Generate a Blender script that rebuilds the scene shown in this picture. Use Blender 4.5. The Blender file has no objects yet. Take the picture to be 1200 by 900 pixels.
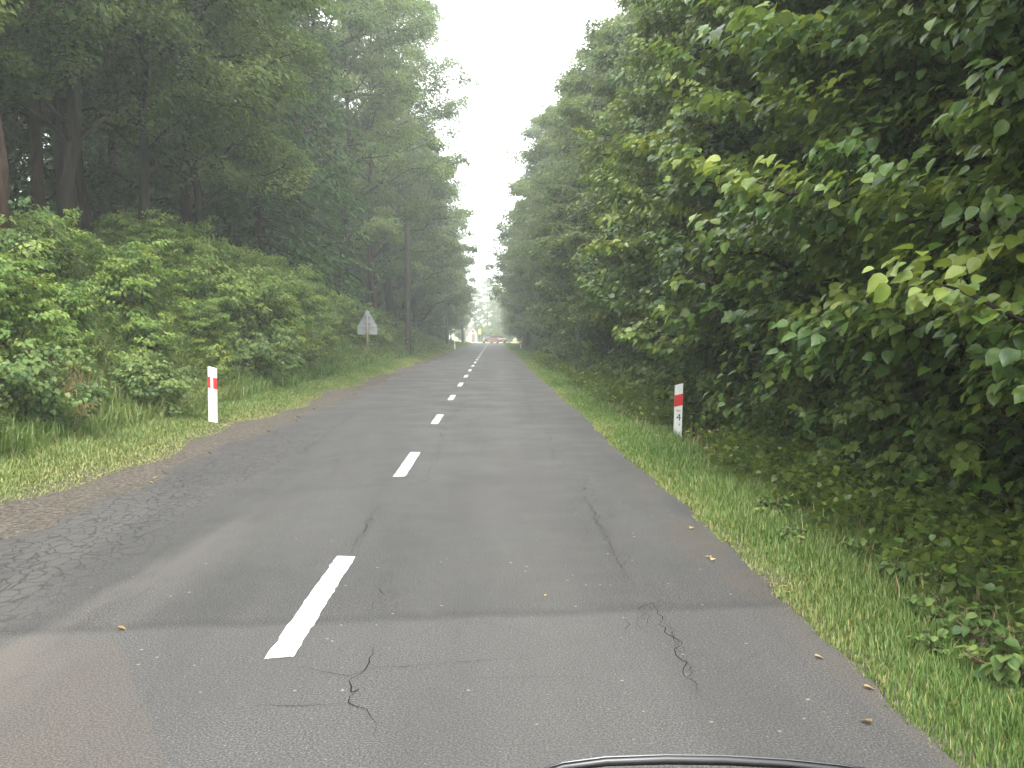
import bpy, bmesh, math, random
import numpy as np
from mathutils import Vector, Matrix

scene = bpy.context.scene
C = scene.collection
R = math.radians

# ------------------------------------------------------------------ camera
EYE = 1.5
F = 1090 / 1200
cam_d = bpy.data.cameras.new("camera")
cam = bpy.data.objects.new("camera", cam_d)
C.objects.link(cam)
cam_d.sensor_width = 36
cam_d.lens = 36 * F
cam_d.clip_start = 0.05
cam_d.clip_end = 3000
PITCH = math.atan(57 / 1090)
YAW = math.atan(22 / 1090)
cam.location = (0, 0, EYE)
cam.rotation_euler = (math.pi / 2 - PITCH, 0, -YAW)
scene.camera = cam

# ------------------------------------------------------------------ sky and sun
SUN_EL, SUN_AZ = R(56), R(184)
w = bpy.data.worlds.new("World")
scene.world = w
w.use_nodes = True
nt = w.node_tree
nt.nodes.clear()
wo = nt.nodes.new("ShaderNodeOutputWorld")
bg = nt.nodes.new("ShaderNodeBackground")
sky = nt.nodes.new("ShaderNodeTexSky")
sky.sky_type = 'NISHITA'
sky.sun_disc = False
sky.sun_elevation = SUN_EL
sky.sun_rotation = SUN_AZ
sky.air_density = 1.0
sky.dust_density = 3.0
hs = nt.nodes.new("ShaderNodeHueSaturation")
hs.inputs['Saturation'].default_value = 0.16
mixw = nt.nodes.new("ShaderNodeMixRGB")
mixw.inputs[0].default_value = 0.6
cl = nt.nodes.new("ShaderNodeTexNoise")
cl.inputs['Scale'].default_value = 1.6
cl.inputs['Detail'].default_value = 5
cr = nt.nodes.new("ShaderNodeValToRGB")
cr.color_ramp.elements[0].color = (9.2, 9.5, 9.7, 1)
cr.color_ramp.elements[1].color = (12.0, 12.0, 11.8, 1)
cr.color_ramp.elements[0].position = 0.35
cr.color_ramp.elements[1].position = 0.7
nt.links.new(sky.outputs[0], hs.inputs['Color'])
nt.links.new(hs.outputs[0], mixw.inputs[1])
nt.links.new(cl.outputs[0], cr.inputs[0])
nt.links.new(cr.outputs[0], mixw.inputs[2])
nt.links.new(mixw.outputs[0], bg.inputs[0])
bg.inputs[1].default_value = 0.15
nt.links.new(bg.outputs[0], wo.inputs[0])

sd = bpy.data.lights.new("sun", 'SUN')
sd.energy = 1.5
sd.angle = R(20)
sd.color = (1.0, 0.975, 0.92)
sun = bpy.data.objects.new("sun", sd)
C.objects.link(sun)
# direction towards the sun: azimuth clockwise from +Y (as the sky texture has it)
sv = Vector((math.sin(SUN_AZ) * math.cos(SUN_EL), math.cos(SUN_AZ) * math.cos(SUN_EL), math.sin(SUN_EL)))
sun.rotation_euler = sv.to_track_quat('Z', 'Y').to_euler()
sun.location = (0, -20, 60)

scene.view_settings.view_transform = 'Standard'
scene.view_settings.look = 'None'
scene.view_settings.gamma = 1.0
scene.view_settings.use_curve_mapping = False
scene.view_settings.exposure = 2.02
scene.render.engine = 'CYCLES'
cy = scene.cycles
cy.use_denoising = True
cy.max_bounces = 6
cy.diffuse_bounces = 4
cy.glossy_bounces = 2
cy.transmission_bounces = 4
cy.volume_bounces = 1
cy.use_adaptive_sampling = True
cy.adaptive_threshold = 0.02

# ------------------------------------------------------------------ helpers
def pix(px, py, dist=None, ground=0.0):
    """world point seen at photo pixel (1200x900): on height 'ground', or at forward distance 'dist'"""
    v = Vector(((px - 600) / 1090, -(py - 450) / 1090, -1))
    v.rotate(cam.rotation_euler)
    if dist is None:
        s = (ground - EYE) / v.z
    else:
        s = dist / v.y
    return Vector((v.x * s, v.y * s, EYE + v.z * s))

def tag(o, label=None, cat=None, group=None, kind=None):
    if label: o['label'] = label
    if cat: o['category'] = cat
    if group: o['group'] = group
    if kind: o['kind'] = kind
    return o

def empty(name, loc=(0, 0, 0), rz=0.0, s=1.0):
    o = bpy.data.objects.new(name, None)
    C.objects.link(o)
    o.empty_display_size = 0.3
    o.location = loc
    o.rotation_euler = (0, 0, rz)
    o.scale = (s, s, s)
    return o

def copy_tree(o, parent=None):
    c = o.copy()
    C.objects.link(c)
    if parent is not None:
        c.parent = parent
    for ch in list(o.children):
        if ch.name in C.objects:
            copy_tree(ch, c)
    return c

class MB:
    """collects triangles, builds ONE mesh"""
    def __init__(s):
        s.v, s.f, s.m, s.t, s.n = [], [], [], [], 0
    def add(s, v, f, mi=0, tint=None):
        v = np.asarray(v, dtype=np.float32).reshape(-1, 3)
        f = np.asarray(f, dtype=np.int32).reshape(-1, 3)
        s.v.append(v); s.f.append(f + s.n)
        s.m.append(np.full(len(f), mi, dtype=np.int32))
        if tint is None: tint = 0.5
        s.t.append(np.broadcast_to(np.asarray(tint, dtype=np.float32), (len(v),)))
        s.n += len(v)
        return s
    def mesh(s, name, mats, smooth=False):
        v = np.concatenate(s.v); f = np.concatenate(s.f); m = np.concatenate(s.m); t = np.concatenate(s.t)
        me = bpy.data.meshes.new(name)
        me.vertices.add(len(v)); me.vertices.foreach_set('co', v.ravel())
        me.loops.add(len(f) * 3); me.loops.foreach_set('vertex_index', f.ravel())
        me.polygons.add(len(f))
        me.polygons.foreach_set('loop_start', np.arange(0, len(f) * 3, 3, dtype=np.int32))
        me.polygons.foreach_set('loop_total', np.full(len(f), 3, dtype=np.int32))
        for x in (mats if isinstance(mats, (list, tuple)) else [mats]): me.materials.append(x)
        me.polygons.foreach_set('material_index', m)
        if smooth: me.polygons.foreach_set('use_smooth', np.ones(len(f), dtype=bool))
        a = me.attributes.new('tint', 'FLOAT', 'POINT')
        a.data.foreach_set('value', np.ascontiguousarray(t, dtype=np.float32))
        me.update(calc_edges=True)
        me.validate()
        return me
    def build(s, name, mats, parent=None, smooth=False, loc=(0, 0, 0)):
        o = bpy.data.objects.new(name, s.mesh(name, mats, smooth))
        C.objects.link(o)
        o.location = loc
        if parent is not None: o.parent = parent
        return o

def tube(path, rad, k=8, caps=True):
    path = np.asarray(path, float); n = len(path)
    rad = np.broadcast_to(np.asarray(rad, float), (n,))
    tan = np.gradient(path, axis=0)
    tan /= np.linalg.norm(tan, axis=1)[:, None] + 1e-9
    ref = np.array([1.0, 0, 0]) if abs(tan[0, 0]) < 0.8 else np.array([0, 1.0, 0])
    u = np.cross(tan, ref); u /= np.linalg.norm(u, axis=1)[:, None] + 1e-9
    wv = np.cross(tan, u)
    a = np.linspace(0, 2 * np.pi, k, endpoint=False)
    v = path[:, None, :] + rad[:, None, None] * (np.cos(a)[None, :, None] * u[:, None, :] + np.sin(a)[None, :, None] * wv[:, None, :])
    v = v.reshape(-1, 3)
    i = np.arange(n - 1)[:, None] * k; j = np.arange(k)[None, :]; j2 = (j + 1) % k
    a0, a1, b0, b1 = i + j, i + j2, i + k + j, i + k + j2
    f = np.concatenate([np.stack([a0, b0, b1], -1).reshape(-1, 3), np.stack([a0, b1, a1], -1).reshape(-1, 3)])
    if caps:
        v = np.concatenate([v, path[:1], path[-1:]])
        q = np.arange(k); c0, c1 = n * k, n * k + 1
        f = np.concatenate([f, np.stack([q, (q + 1) % k, np.full(k, c0)], -1),
                            np.stack([(q + 1) % k + (n - 1) * k, q + (n - 1) * k, np.full(k, c1)], -1)])
    return v, f

# leaf templates: tip along +Y, normal +Z, length 1
def _fan(outline, fold=0.25, droop=0.22, centre=(0, .45)):
    o = np.array([centre] + list(outline), float)
    z = fold * np.abs(o[:, 0]) - droop * o[:, 1] ** 2
    v = np.column_stack([o, z])
    n = len(outline)
    f = [(0, 1 + i, 1 + (i + 1) % n) for i in range(n)]
    return v, np.array(f)
T_SIMPLE = (np.array([(0, 0, 0), (.34, .42, .1), (0, 1, -.14), (-.34, .42, .1)], float), np.array([(0, 1, 2), (0, 2, 3)]))
T_OVATE = _fan([(0, 0), (.30, .08), (.44, .34), (.36, .66), (.14, .90), (0, 1.04), (-.14, .90), (-.36, .66), (-.44, .34), (-.30, .08)])
_h = [(0.0, 0.0), (.22, -.07), (.30, .06), (.52, .16), (.46, .34), (.60, .58), (.40, .62), (.27, .66), (.20, .88), (0, 1.06)]
T_MAPLE = _fan(_h + [(-x, y) for x, y in _h[-2:0:-1]], fold=.18, droop=.3, centre=(0, .34))
T_NEEDLE = (np.array([(0, 0, 0), (.13, .4, .03), (0, 1, -.2), (-.13, .4, .03)], float), np.array([(0, 1, 2), (0, 2, 3)]))

def leaves(mb, P, N, D, size, tmpl, tint, mi=0):
    """P positions, N normals, D tip directions (all nx3), size n, tint n"""
    tv, tf = tmpl
    N = N / (np.linalg.norm(N, axis=1)[:, None] + 1e-9)
    D = D - N * np.sum(N * D, axis=1)[:, None]
    D /= np.linalg.norm(D, axis=1)[:, None] + 1e-9
    X = np.cross(D, N)
    n = len(P)
    V = P[:, None, :] + size[:, None, None] * (tv[None, :, 0:1] * X[:, None, :] + tv[None, :, 1:2] * D[:, None, :] + tv[None, :, 2:3] * N[:, None, :])
    Fc = tf[None] + (np.arange(n) * len(tv))[:, None, None]
    mb.add(V.reshape(-1, 3), Fc.reshape(-1, 3), mi, np.repeat(tint, len(tv)))

def unit(rng, n):
    d = rng.normal(size=(n, 3)); return d / np.linalg.norm(d, axis=1)[:, None]

def cluster_leaves(mb, rng, cents, rads, per, size, tmpl, axis=None, flat=.5, updir=1.0, mi=0, tintj=.16, droop=.25):
    """leafy twig clusters: cents (nc,3), rads (nc,)"""
    nc = len(cents)
    ct = np.clip(rng.normal(.45, .26, nc), 0, 1)
    tilt = rng.normal(0, .28, (nc, 2))
    c = np.repeat(np.arange(nc), per)
    n = nc * per
    d = unit(rng, n)
    rr = rng.random(n) ** .42
    off = d * rr[:, None] * rads[c][:, None]
    off[:, 2] = off[:, 2] * flat + off[:, 0] * tilt[c, 0] + off[:, 1] * tilt[c, 1]
    P = cents[c] + off
    if axis is None: axis = np.zeros(2)
    out = P - np.array([axis[0], axis[1], 0]); out[:, 2] = 0
    out /= np.linalg.norm(out, axis=1)[:, None] + 1e-6
    N = np.array([0, 0, updir]) + .45 * out + rng.normal(0, .42, (n, 3)) + .25 * d
    D = out + .7 * d + np.array([0, 0, -droop]) + rng.normal(0, .35, (n, 3))
    s = size * rng.uniform(.6, 1.25, n)
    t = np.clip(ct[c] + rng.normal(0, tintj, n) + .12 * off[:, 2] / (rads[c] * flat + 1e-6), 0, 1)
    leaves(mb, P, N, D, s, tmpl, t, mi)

def limb_path(rng, p0, p1, sag=.12, n=6, wob=.04):
    p0 = np.array(p0, float); p1 = np.array(p1, float)
    t = np.linspace(0, 1, n)[:, None]
    L = np.linalg.norm(p1 - p0)
    p = p0 + (p1 - p0) * t
    p[:, 2] += np.sin(t[:, 0] * np.pi) * sag * L
    p[1:-1] += rng.normal(0, wob * L, (n - 2, 3))
    return p

# ------------------------------------------------------------------ materials
def new_mat(name):
    m = bpy.data.materials.new(name); m.use_nodes = True
    n = m.node_tree; n.nodes.clear()
    out = n.nodes.new('ShaderNodeOutputMaterial')
    return m, n, out

def N_(n, t, **kw):
    x = n.nodes.new(t)
    for k, v in kw.items():
        if k in x.inputs.keys(): x.inputs[k].default_value = v
        else: setattr(x, k, v)
    return x

def ramp(n, src, stops):
    r = n.nodes.new('ShaderNodeValToRGB')
    e = r.color_ramp.elements
    while len(e) < len(stops): e.new(.5)
    for i, (p, c) in enumerate(stops):
        e[i].position = p
        e[i].color = (*c, 1) if len(c) == 3 else c
    n.links.new(src, r.inputs[0])
    return r.outputs[0]

def leaf_mat(name, c0, c1, c2, trans=.34, gloss=.5, under=.35, spec=.3):
    m, n, out = new_mat(name)
    at = N_(n, 'ShaderNodeAttribute', attribute_name='tint')
    tcn = N_(n, 'ShaderNodeTexCoord')
    nz = N_(n, 'ShaderNodeTexNoise', Scale=22.0, Detail=3.0); n.links.new(tcn.outputs['Object'], nz.inputs['Vector'])
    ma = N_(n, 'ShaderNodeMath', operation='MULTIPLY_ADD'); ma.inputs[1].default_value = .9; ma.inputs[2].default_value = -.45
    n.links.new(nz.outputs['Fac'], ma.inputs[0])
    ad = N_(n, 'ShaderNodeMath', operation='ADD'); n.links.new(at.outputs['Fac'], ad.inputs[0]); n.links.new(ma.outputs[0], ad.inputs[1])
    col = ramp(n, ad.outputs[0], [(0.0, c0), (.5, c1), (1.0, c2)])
    geo = N_(n, 'ShaderNodeNewGeometry')
    mx = N_(n, 'ShaderNodeMixRGB')
    pale = tuple(min(1, .5 * a + .045) for a in c2)
    mx.inputs[2].default_value = (*pale, 1)
    ml = N_(n, 'ShaderNodeMath', operation='MULTIPLY'); ml.inputs[1].default_value = under
    n.links.new(geo.outputs['Backfacing'], ml.inputs[0])
    n.links.new(ml.outputs[0], mx.inputs[0]); n.links.new(col, mx.inputs[1])
    p = N_(n, 'ShaderNodeBsdfPrincipled'); p.inputs['Roughness'].default_value = gloss
    p.inputs['Specular IOR Level'].default_value = spec
    n.links.new(mx.outputs[0], p.inputs['Base Color'])
    tr = N_(n, 'ShaderNodeBsdfTranslucent')
    hs_ = N_(n, 'ShaderNodeHueSaturation', Hue=.493, Saturation=1.12, Value=1.75)
    n.links.new(mx.outputs[0], hs_.inputs['Color']); n.links.new(hs_.outputs[0], tr.inputs['Color'])
    ms = N_(n, 'ShaderNodeMixShader'); ms.inputs[0].default_value = trans
    n.links.new(p.outputs[0], ms.inputs[1]); n.links.new(tr.outputs[0], ms.inputs[2])
    n.links.new(ms.outputs[0], out.inputs[0])
    return m

def bark_mat(name, c0, c1, scale=6.0, bump=.6):
    m, n, out = new_mat(name)
    tc = N_(n, 'ShaderNodeTexCoord')
    mp = N_(n, 'ShaderNodeMapping'); mp.inputs['Scale'].default_value = (scale, scale, scale * .18)
    n.links.new(tc.outputs['Object'], mp.inputs[0])
    ns = N_(n, 'ShaderNodeTexNoise', Scale=1.5, Detail=8.0, Roughness=.7)
    n.links.new(mp.outputs[0], ns.inputs['Vector'])
    col = ramp(n, ns.outputs['Fac'], [(.35, c0), (.68, c1)])
    p = N_(n, 'ShaderNodeBsdfPrincipled'); p.inputs['Roughness'].default_value = .9
    p.inputs['Specular IOR Level'].default_value = .15
    n.links.new(col, p.inputs['Base Color'])
    b = N_(n, 'ShaderNodeBump', Strength=bump, Distance=.04)
    n.links.new(ns.outputs['Fac'], b.inputs['Height']); n.links.new(b.outputs[0], p.inputs['Normal'])
    n.links.new(p.outputs[0], out.inputs[0])
    return m

def plain(name, c, rough=.5, metal=0.0, var=.12, scale=9.0, spec=.5, coat=0.0):
    m, n, out = new_mat(name)
    tc = N_(n, 'ShaderNodeTexCoord')
    ns = N_(n, 'ShaderNodeTexNoise', Scale=scale, Detail=6.0, Roughness=.65)
    n.links.new(tc.outputs['Object'], ns.inputs['Vector'])
    lo = tuple(x * (1 - var) for x in c); hi = tuple(min(1, x * (1 + var)) for x in c)
    col = ramp(n, ns.outputs['Fac'], [(.3, lo), (.7, hi)])
    p = N_(n, 'ShaderNodeBsdfPrincipled'); p.inputs['Roughness'].default_value = rough
    p.inputs['Metallic'].default_value = metal; p.inputs['Specular IOR Level'].default_value = spec
    p.inputs['Coat Weight'].default_value = coat
    n.links.new(col, p.inputs['Base Color'])
    n.links.new(p.outputs[0], out.inputs[0])
    return m

M = {}
M['oak'] = leaf_mat('oak_leaves', (.024, .05, .013), (.063, .108, .025), (.15, .195, .05), gloss=.6, under=.15)
M['oak_pale'] = leaf_mat('pale_oak_leaves', (.036, .07, .02), (.088, .138, .034), (.17, .215, .06), gloss=.6, under=.2)
M['spruce'] = leaf_mat('spruce_needles', (.015, .042, .014), (.034, .08, .022), (.068, .12, .034), trans=.3, gloss=.65, under=0)
M['maple'] = leaf_mat('maple_leaves', (.028, .066, .013), (.07, .13, .021), (.175, .22, .035), gloss=.42, spec=.5)
M['hazel'] = leaf_mat('hazel_leaves', (.032, .074, .014), (.08, .14, .023), (.20, .24, .038), gloss=.42, spec=.5)
M['linden'] = leaf_mat('linden_leaves', (.032, .066, .017), (.07, .115, .026), (.135, .175, .04), gloss=.42)
M['shrub'] = leaf_mat('bright_shrub_leaves', (.062, .125, .026), (.145, .225, .046), (.27, .335, .08), gloss=.55, under=.2)
M['bramble'] = leaf_mat('bramble_leaves', (.048, .095, .026), (.105, .165, .042), (.20, .25, .07), gloss=.5)
M['yellow'] = leaf_mat('yellowish_shrub_leaves', (.07, .13, .025), (.13, .20, .04), (.24, .27, .05), gloss=.5)
M['grass'] = leaf_mat('grass_blades', (.048, .105, .022), (.105, .175, .042), (.31, .29, .12), trans=.3, gloss=.55, under=0)
M['straw'] = leaf_mat('dry_grass_blades', (.22, .19, .08), (.34, .27, .13), (.45, .36, .2), trans=.2, gloss=.7, under=0)
M['flower'] = plain('yellow_petals', (.7, .55, .05), .6)
M['bark'] = bark_mat('grey_brown_bark', (.016, .013, .010), (.055, .044, .035))
M['bark_red'] = bark_mat('red_pine_bark', (.024, .015, .011), (.085, .05, .036), 5)
M['bark_pale'] = bark_mat('pale_trunk_bark', (.16, .155, .14), (.34, .33, .31), 8, .3)
M['twig'] = bark_mat('twig_bark', (.05, .035, .025), (.13, .09, .06), 20, .2)
M['pole'] = bark_mat('weathered_pole_wood', (.035, .029, .024), (.10, .085, .07), 10, .3)
M['white'] = plain('white_post_plastic', (.80, .80, .77), .45, var=.05, scale=30)
M['red'] = plain('red_reflector', (.62, .03, .03), .3, var=.08)
M['reflect'] = plain('white_reflector', (.85, .85, .8), .15, var=.05)
M['black'] = plain('black_print', (.02, .02, .02), .6)
M['sign_grey'] = plain('grey_sign_back', (.26, .28, .29), .5, .2, var=.12)
M['rust'] = plain('rusty_sign_post', (.22, .17, .12), .8, var=.3, scale=14)
M['ceramic'] = plain('insulator_ceramic', (.45, .42, .38), .25)
M['wire'] = plain('wire_metal', (.12, .12, .12), .5, .6)
M['car_red'] = plain('red_car_paint', (.26, .03, .028), .3, var=.04, coat=.6)
M['car_dark'] = plain('dark_blue_car_paint', (.035, .04, .055), .25, var=.04, coat=.6)
M['car_own'] = plain('black_bonnet_paint', (.02, .021, .023), .3, var=.1, coat=.4)
M['glass'] = plain('car_glass', (.04, .05, .055), .06, var=.02)
M['tyre'] = plain('tyre_rubber', (.025, .025, .025), .85)
M['rim'] = plain('wheel_rim', (.4, .4, .42), .3, .8)
M['lamp'] = plain('headlight_lens', (.8, .8, .8), .12)
M['tail'] = plain('tail_light_lens', (.5, .02, .02), .15)
M['plate'] = plain('number_plate_white', (.75, .75, .72), .4)
M['rubber'] = plain('wiper_rubber', (.012, .012, .012), .35, var=.2)
M['sheen_edge'] = plain('wiper_edge_sheen', (.10, .10, .11), .2, .7)  # highlight along the wiper's top, put in as a paler strip
M['render_wall'] = plain('white_render_wall', (.42, .42, .41), .85, scale=2)
M['roof'] = plain('brown_roof_tiles', (.16, .13, .11), .85, scale=4, var=.3)
M['yellow_board'] = plain('yellow_board_paint', (.45, .34, .12), .7)
M['fallen'] = leaf_mat('fallen_leaf_colour', (.30, .20, .06), (.45, .33, .10), (.50, .42, .25), under=0)

# ------------------------------------------------------------------ terrain
_rg = np.random.default_rng(5)
_W = [( _rg.uniform(.05, .9), _rg.uniform(0, 6.28), _rg.uniform(0, 6.28)) for _ in range(14)]
def wob(x, y, amp=1.0):
    s = 0
    for k, (f, a, p) in enumerate(_W):
        s = s + np.sin(f * (x * math.cos(a) + y * math.sin(a)) + p) / (1 + 3 * f)
    return s * amp / 4

def sm(t):
    t = np.clip(t, 0, 1); return t * t * (3 - 2 * t)

def left_edge(y):   # asphalt's left edge
    return -3.6 + .10 * np.sin(y * .9) + .07 * np.sin(y * 2.7 + 1) + .04 * np.sin(y * 7.1) + .015 * np.sin(y * 11.3) - .25 * sm((y - 50) / 60)
def right_edge(y):
    return 1.66 + .03 * np.sin(y * .7 + 2) + .012 * np.sin(y * 3.3) + .010 * np.sin(y * 8.1) + .006 * np.sin(y * 14.7 + 1) + .1 * sm((y - 30) / 60)
def grass_left(y):  # where the grass starts on the left
    return -4.12 - .32 * sm((12 - y) / 8) + .12 * np.sin(y * .7 + .5) + .06 * np.sin(y * 2.3)

def height(x, y):
    x = np.asarray(x, float); y = np.asarray(y, float)
    hb = np.interp(y, [-50, 22, 36, 60, 110, 180, 240], [3.2, 3.2, 2.5, 1.55, .8, .1, 0])
    wl = np.interp(y, [0, 30, 60, 120], [4.6, 3.6, 2.6, 2.5])
    h = .13 * sm((-x - 3.9) / 1.0) + hb * sm((-x - 5.05) / wl)
    h = h + (.16 + .012 * np.clip(-x - 9, 0, 30)) * wob(x, y) * sm((-x - 5) / 3)
    h = h - .14 * sm((x - 1.8) / 1.1) + .45 * sm((x - 4.2) / 4) + .12 * wob(x, y) * sm((x - 3.2) / 2)
    road = (x > -3.7) & (x < 1.75)
    d = np.minimum(x + 3.4, 1.45 - x)
    h = h - .014 - .05 * sm(d / .35) * (y < 190)
    junc = sm((y - 181) / 3) * sm((198 - y) / 3)
    h = h * (1 - junc) + (-.05) * junc
    return h

def spaced(*segs):
    out = [np.linspace(a, b, n, endpoint=False) for a, b, n in segs] + [np.array([segs[-1][1]])]
    return np.concatenate(out)

def grid_mesh(xs, ys, zf, name, mats):
    X, Y = np.meshgrid(xs, ys)
    Z = zf(X, Y)
    v = np.stack([X, Y, Z], -1).reshape(-1, 3)
    nx, ny = len(xs), len(ys)
    i = np.arange(ny - 1)[:, None] * nx + np.arange(nx - 1)[None, :]
    i = i.ravel()
    f = np.concatenate([np.stack([i, i + 1, i + nx + 1], -1), np.stack([i, i + nx + 1, i + nx], -1)])
    mb = MB(); mb.add(v, f)
    return mb.build(name, mats, smooth=True)

# ground material, laid out by position
m, n, out = new_mat('forest_ground')
tc = N_(n, 'ShaderNodeTexCoord')
sp = N_(n, 'ShaderNodeSeparateXYZ'); n.links.new(tc.outputs['Object'], sp.inputs[0])
n1 = N_(n, 'ShaderNodeTexNoise', Scale=1.3, Detail=8.0, Roughness=.7); n.links.new(tc.outputs['Object'], n1.inputs['Vector'])
n2 = N_(n, 'ShaderNodeTexNoise', Scale=26.0, Detail=6.0, Roughness=.75); n.links.new(tc.outputs['Object'], n2.inputs['Vector'])
litter = ramp(n, n2.outputs['Fac'], [(.3, (.035, .026, .016)), (.5, (.075, .055, .032)), (.72, (.15, .11, .06))])
dirt = ramp(n, n2.outputs['Fac'], [(.36, (.035, .03, .025)), (.5, (.085, .073, .06)), (.68, (.18, .16, .135))])
moss = ramp(n, n2.outputs['Fac'], [(.3, (.04, .06, .015)), (.6, (.085, .11, .03)), (.8, (.17, .16, .07))])
def mathn(op, a, b=None, c=None, clamp=False):
    x = n.nodes.new('ShaderNodeMath'); x.operation = op; x.use_clamp = clamp
    for i, s in enumerate((a, b, c)):
        if s is None: continue
        if isinstance(s, (int, float)): x.inputs[i].default_value = s
        else: n.links.new(s, x.inputs[i])
    return x.outputs[0]
def mixc(f, a, b):
    x = n.nodes.new('ShaderNodeMixRGB')
    for i, s in enumerate((f, a, b)):
        if isinstance(s, (int, float)): x.inputs[i].default_value = s
        elif isinstance(s, tuple): x.inputs[i].default_value = (*s, 1)
        else: n.links.new(s, x.inputs[i])
    return x.outputs[0]
def mrange(v, a, b, lo=0.0, hi=1.0):
    x = n.nodes.new('ShaderNodeMapRange'); x.interpolation_type = 'SMOOTHSTEP'
    n.links.new(v, x.inputs[0])
    x.inputs[1].default_value = a; x.inputs[2].default_value = b; x.inputs[3].default_value = lo; x.inputs[4].default_value = hi
    return x.outputs[0]
xw = mathn('ADD', sp.outputs[0], mathn('MULTIPLY', mathn('SUBTRACT', n1.outputs['Fac'], .5), .9))
verge = mixc(mrange(n1.outputs['Fac'], .45, .6), moss, litter)
f_left = mrange(xw, -4.9, -4.25)           # 1 towards the road
f_rightdirt = mrange(xw, 2.05, 1.75)
isdirt = mathn('MULTIPLY', f_left, f_rightdirt)
c1 = mixc(isdirt, verge, dirt)
farl = mrange(xw, -6.5, -9.5); farr = mrange(xw, 3.4, 4.4)
c2 = mixc(mathn('MAXIMUM', farl, farr), c1, litter)
redp = mathn('MULTIPLY', mrange(n1.outputs['Fac'], .54, .6), mathn('MULTIPLY', mrange(xw, -5.2, -6), mrange(xw, -10.5, -9)))
c3 = mixc(redp, c2, (.24, .125, .07))
beyond = mrange(sp.outputs[1], 176, 200)
c4 = mixc(beyond, c3, mixc(n1.outputs['Fac'], (.22, .24, .07), (.36, .33, .14)))
p = N_(n, 'ShaderNodeBsdfPrincipled'); p.inputs['Roughness'].default_value = .95; p.inputs['Specular IOR Level'].default_value = .1
n.links.new(c4, p.inputs['Base Color'])
b = N_(n, 'ShaderNodeBump', Strength=.8, Distance=.03); n.links.new(n2.outputs['Fac'], b.inputs['Height']); n.links.new(b.outputs[0], p.inputs['Normal'])
n.links.new(p.outputs[0], out.inputs[0])
M['ground'] = m

xs = spaced((-600, -60, 18), (-60, -14, 46), (-14, 6, 140), (6, 40, 50), (40, 600, 24))
ys = spaced((-100, 0, 30), (0, 30, 160), (30, 120, 160), (120, 220, 70), (220, 700, 40))
ground = grid_mesh(xs, ys, height, 'ground', M['ground'])
tag(ground, kind='structure')

# ------------------------------------------------------------------ road
m, n, out = new_mat('worn_asphalt')
tc = N_(n, 'ShaderNodeTexCoord')
sp = N_(n, 'ShaderNodeSeparateXYZ'); n.links.new(tc.outputs['Object'], sp.inputs[0])
X_, Y_ = sp.outputs[0], sp.outputs[1]
big = N_(n, 'ShaderNodeTexNoise', Scale=.8, Detail=6.0, Roughness=.6); n.links.new(tc.outputs['Object'], big.inputs['Vector'])
mpl = N_(n, 'ShaderNodeMapping'); mpl.inputs['Scale'].default_value = (1.6, .22, 1)
n.links.new(tc.outputs['Object'], mpl.inputs[0])
streak = N_(n, 'ShaderNodeTexNoise', Scale=1.0, Detail=5.0, Roughness=.6); n.links.new(mpl.outputs[0], streak.inputs['Vector'])
fine = N_(n, 'ShaderNodeTexNoise', Scale=105.0, Detail=4.0, Roughness=.85); n.links.new(tc.outputs['Object'], fine.inputs['Vector'])
base = ramp(n, fine.outputs['Fac'], [(.40, (.008, .0078, .0076)), (.5, (.036, .0345, .0335)), (.60, (.12, .115, .11))])
vor = N_(n, 'ShaderNodeTexVoronoi', Scale=34.0); n.links.new(tc.outputs['Object'], vor.inputs['Vector'])
stone_m = mathn('MULTIPLY', mathn('LESS_THAN', vor.outputs['Distance'], .16), mathn('GREATER_THAN', fine.outputs['Fac'], .47))
sepc = N_(n, 'ShaderNodeSeparateColor'); n.links.new(vor.outputs['Color'], sepc.inputs[0])
stone_m = mathn('MULTIPLY', stone_m, mathn('GREATER_THAN', sepc.outputs[0], .62))
base = mixc(mathn('MULTIPLY', stone_m, .75), base, (.17, .165, .155))
vb = N_(n, 'ShaderNodeTexVoronoi', Scale=9.0); n.links.new(tc.outputs['Object'], vb.inputs['Vector'])
sb = N_(n, 'ShaderNodeSeparateColor'); n.links.new(vb.outputs['Color'], sb.inputs[0])
chip = mathn('MULTIPLY', mathn('LESS_THAN', vb.outputs['Distance'], .075), mathn('GREATER_THAN', sb.outputs[1], .6))
base = mixc(mathn('MULTIPLY', chip, .8), base, (.25, .24, .22))
tone = mathn('ADD', mathn('MULTIPLY', big.outputs['Fac'], .5), mathn('MULTIPLY', streak.outputs['Fac'], .6))
tone = mrange(tone, .38, .72, .82, 1.2)
mul = N_(n, 'ShaderNodeMixRGB', blend_type='MULTIPLY'); mul.inputs[0].default_value = 1
n.links.new(base, mul.inputs[1]); n.links.new(tone, mul.inputs[2]); base = mul.outputs[0]
# pale worn band between the wheel tracks of each lane
xj = mathn('ADD', X_, mathn('MULTIPLY', mathn('SUBTRACT', big.outputs['Fac'], .5), .8))
band = mathn('SUBTRACT', 1.0, mathn('MULTIPLY', mathn('ABSOLUTE', mathn('SUBTRACT', xj, .30)), 1.5), clamp=True)
base = mixc(mathn('MULTIPLY', band, .12), base, (.12, .11, .10))
# wavy warp for edges
wx = mathn('ADD', X_, mathn('MULTIPLY', mathn('SUBTRACT', big.outputs['Fac'], .5), 1.1))
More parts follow.
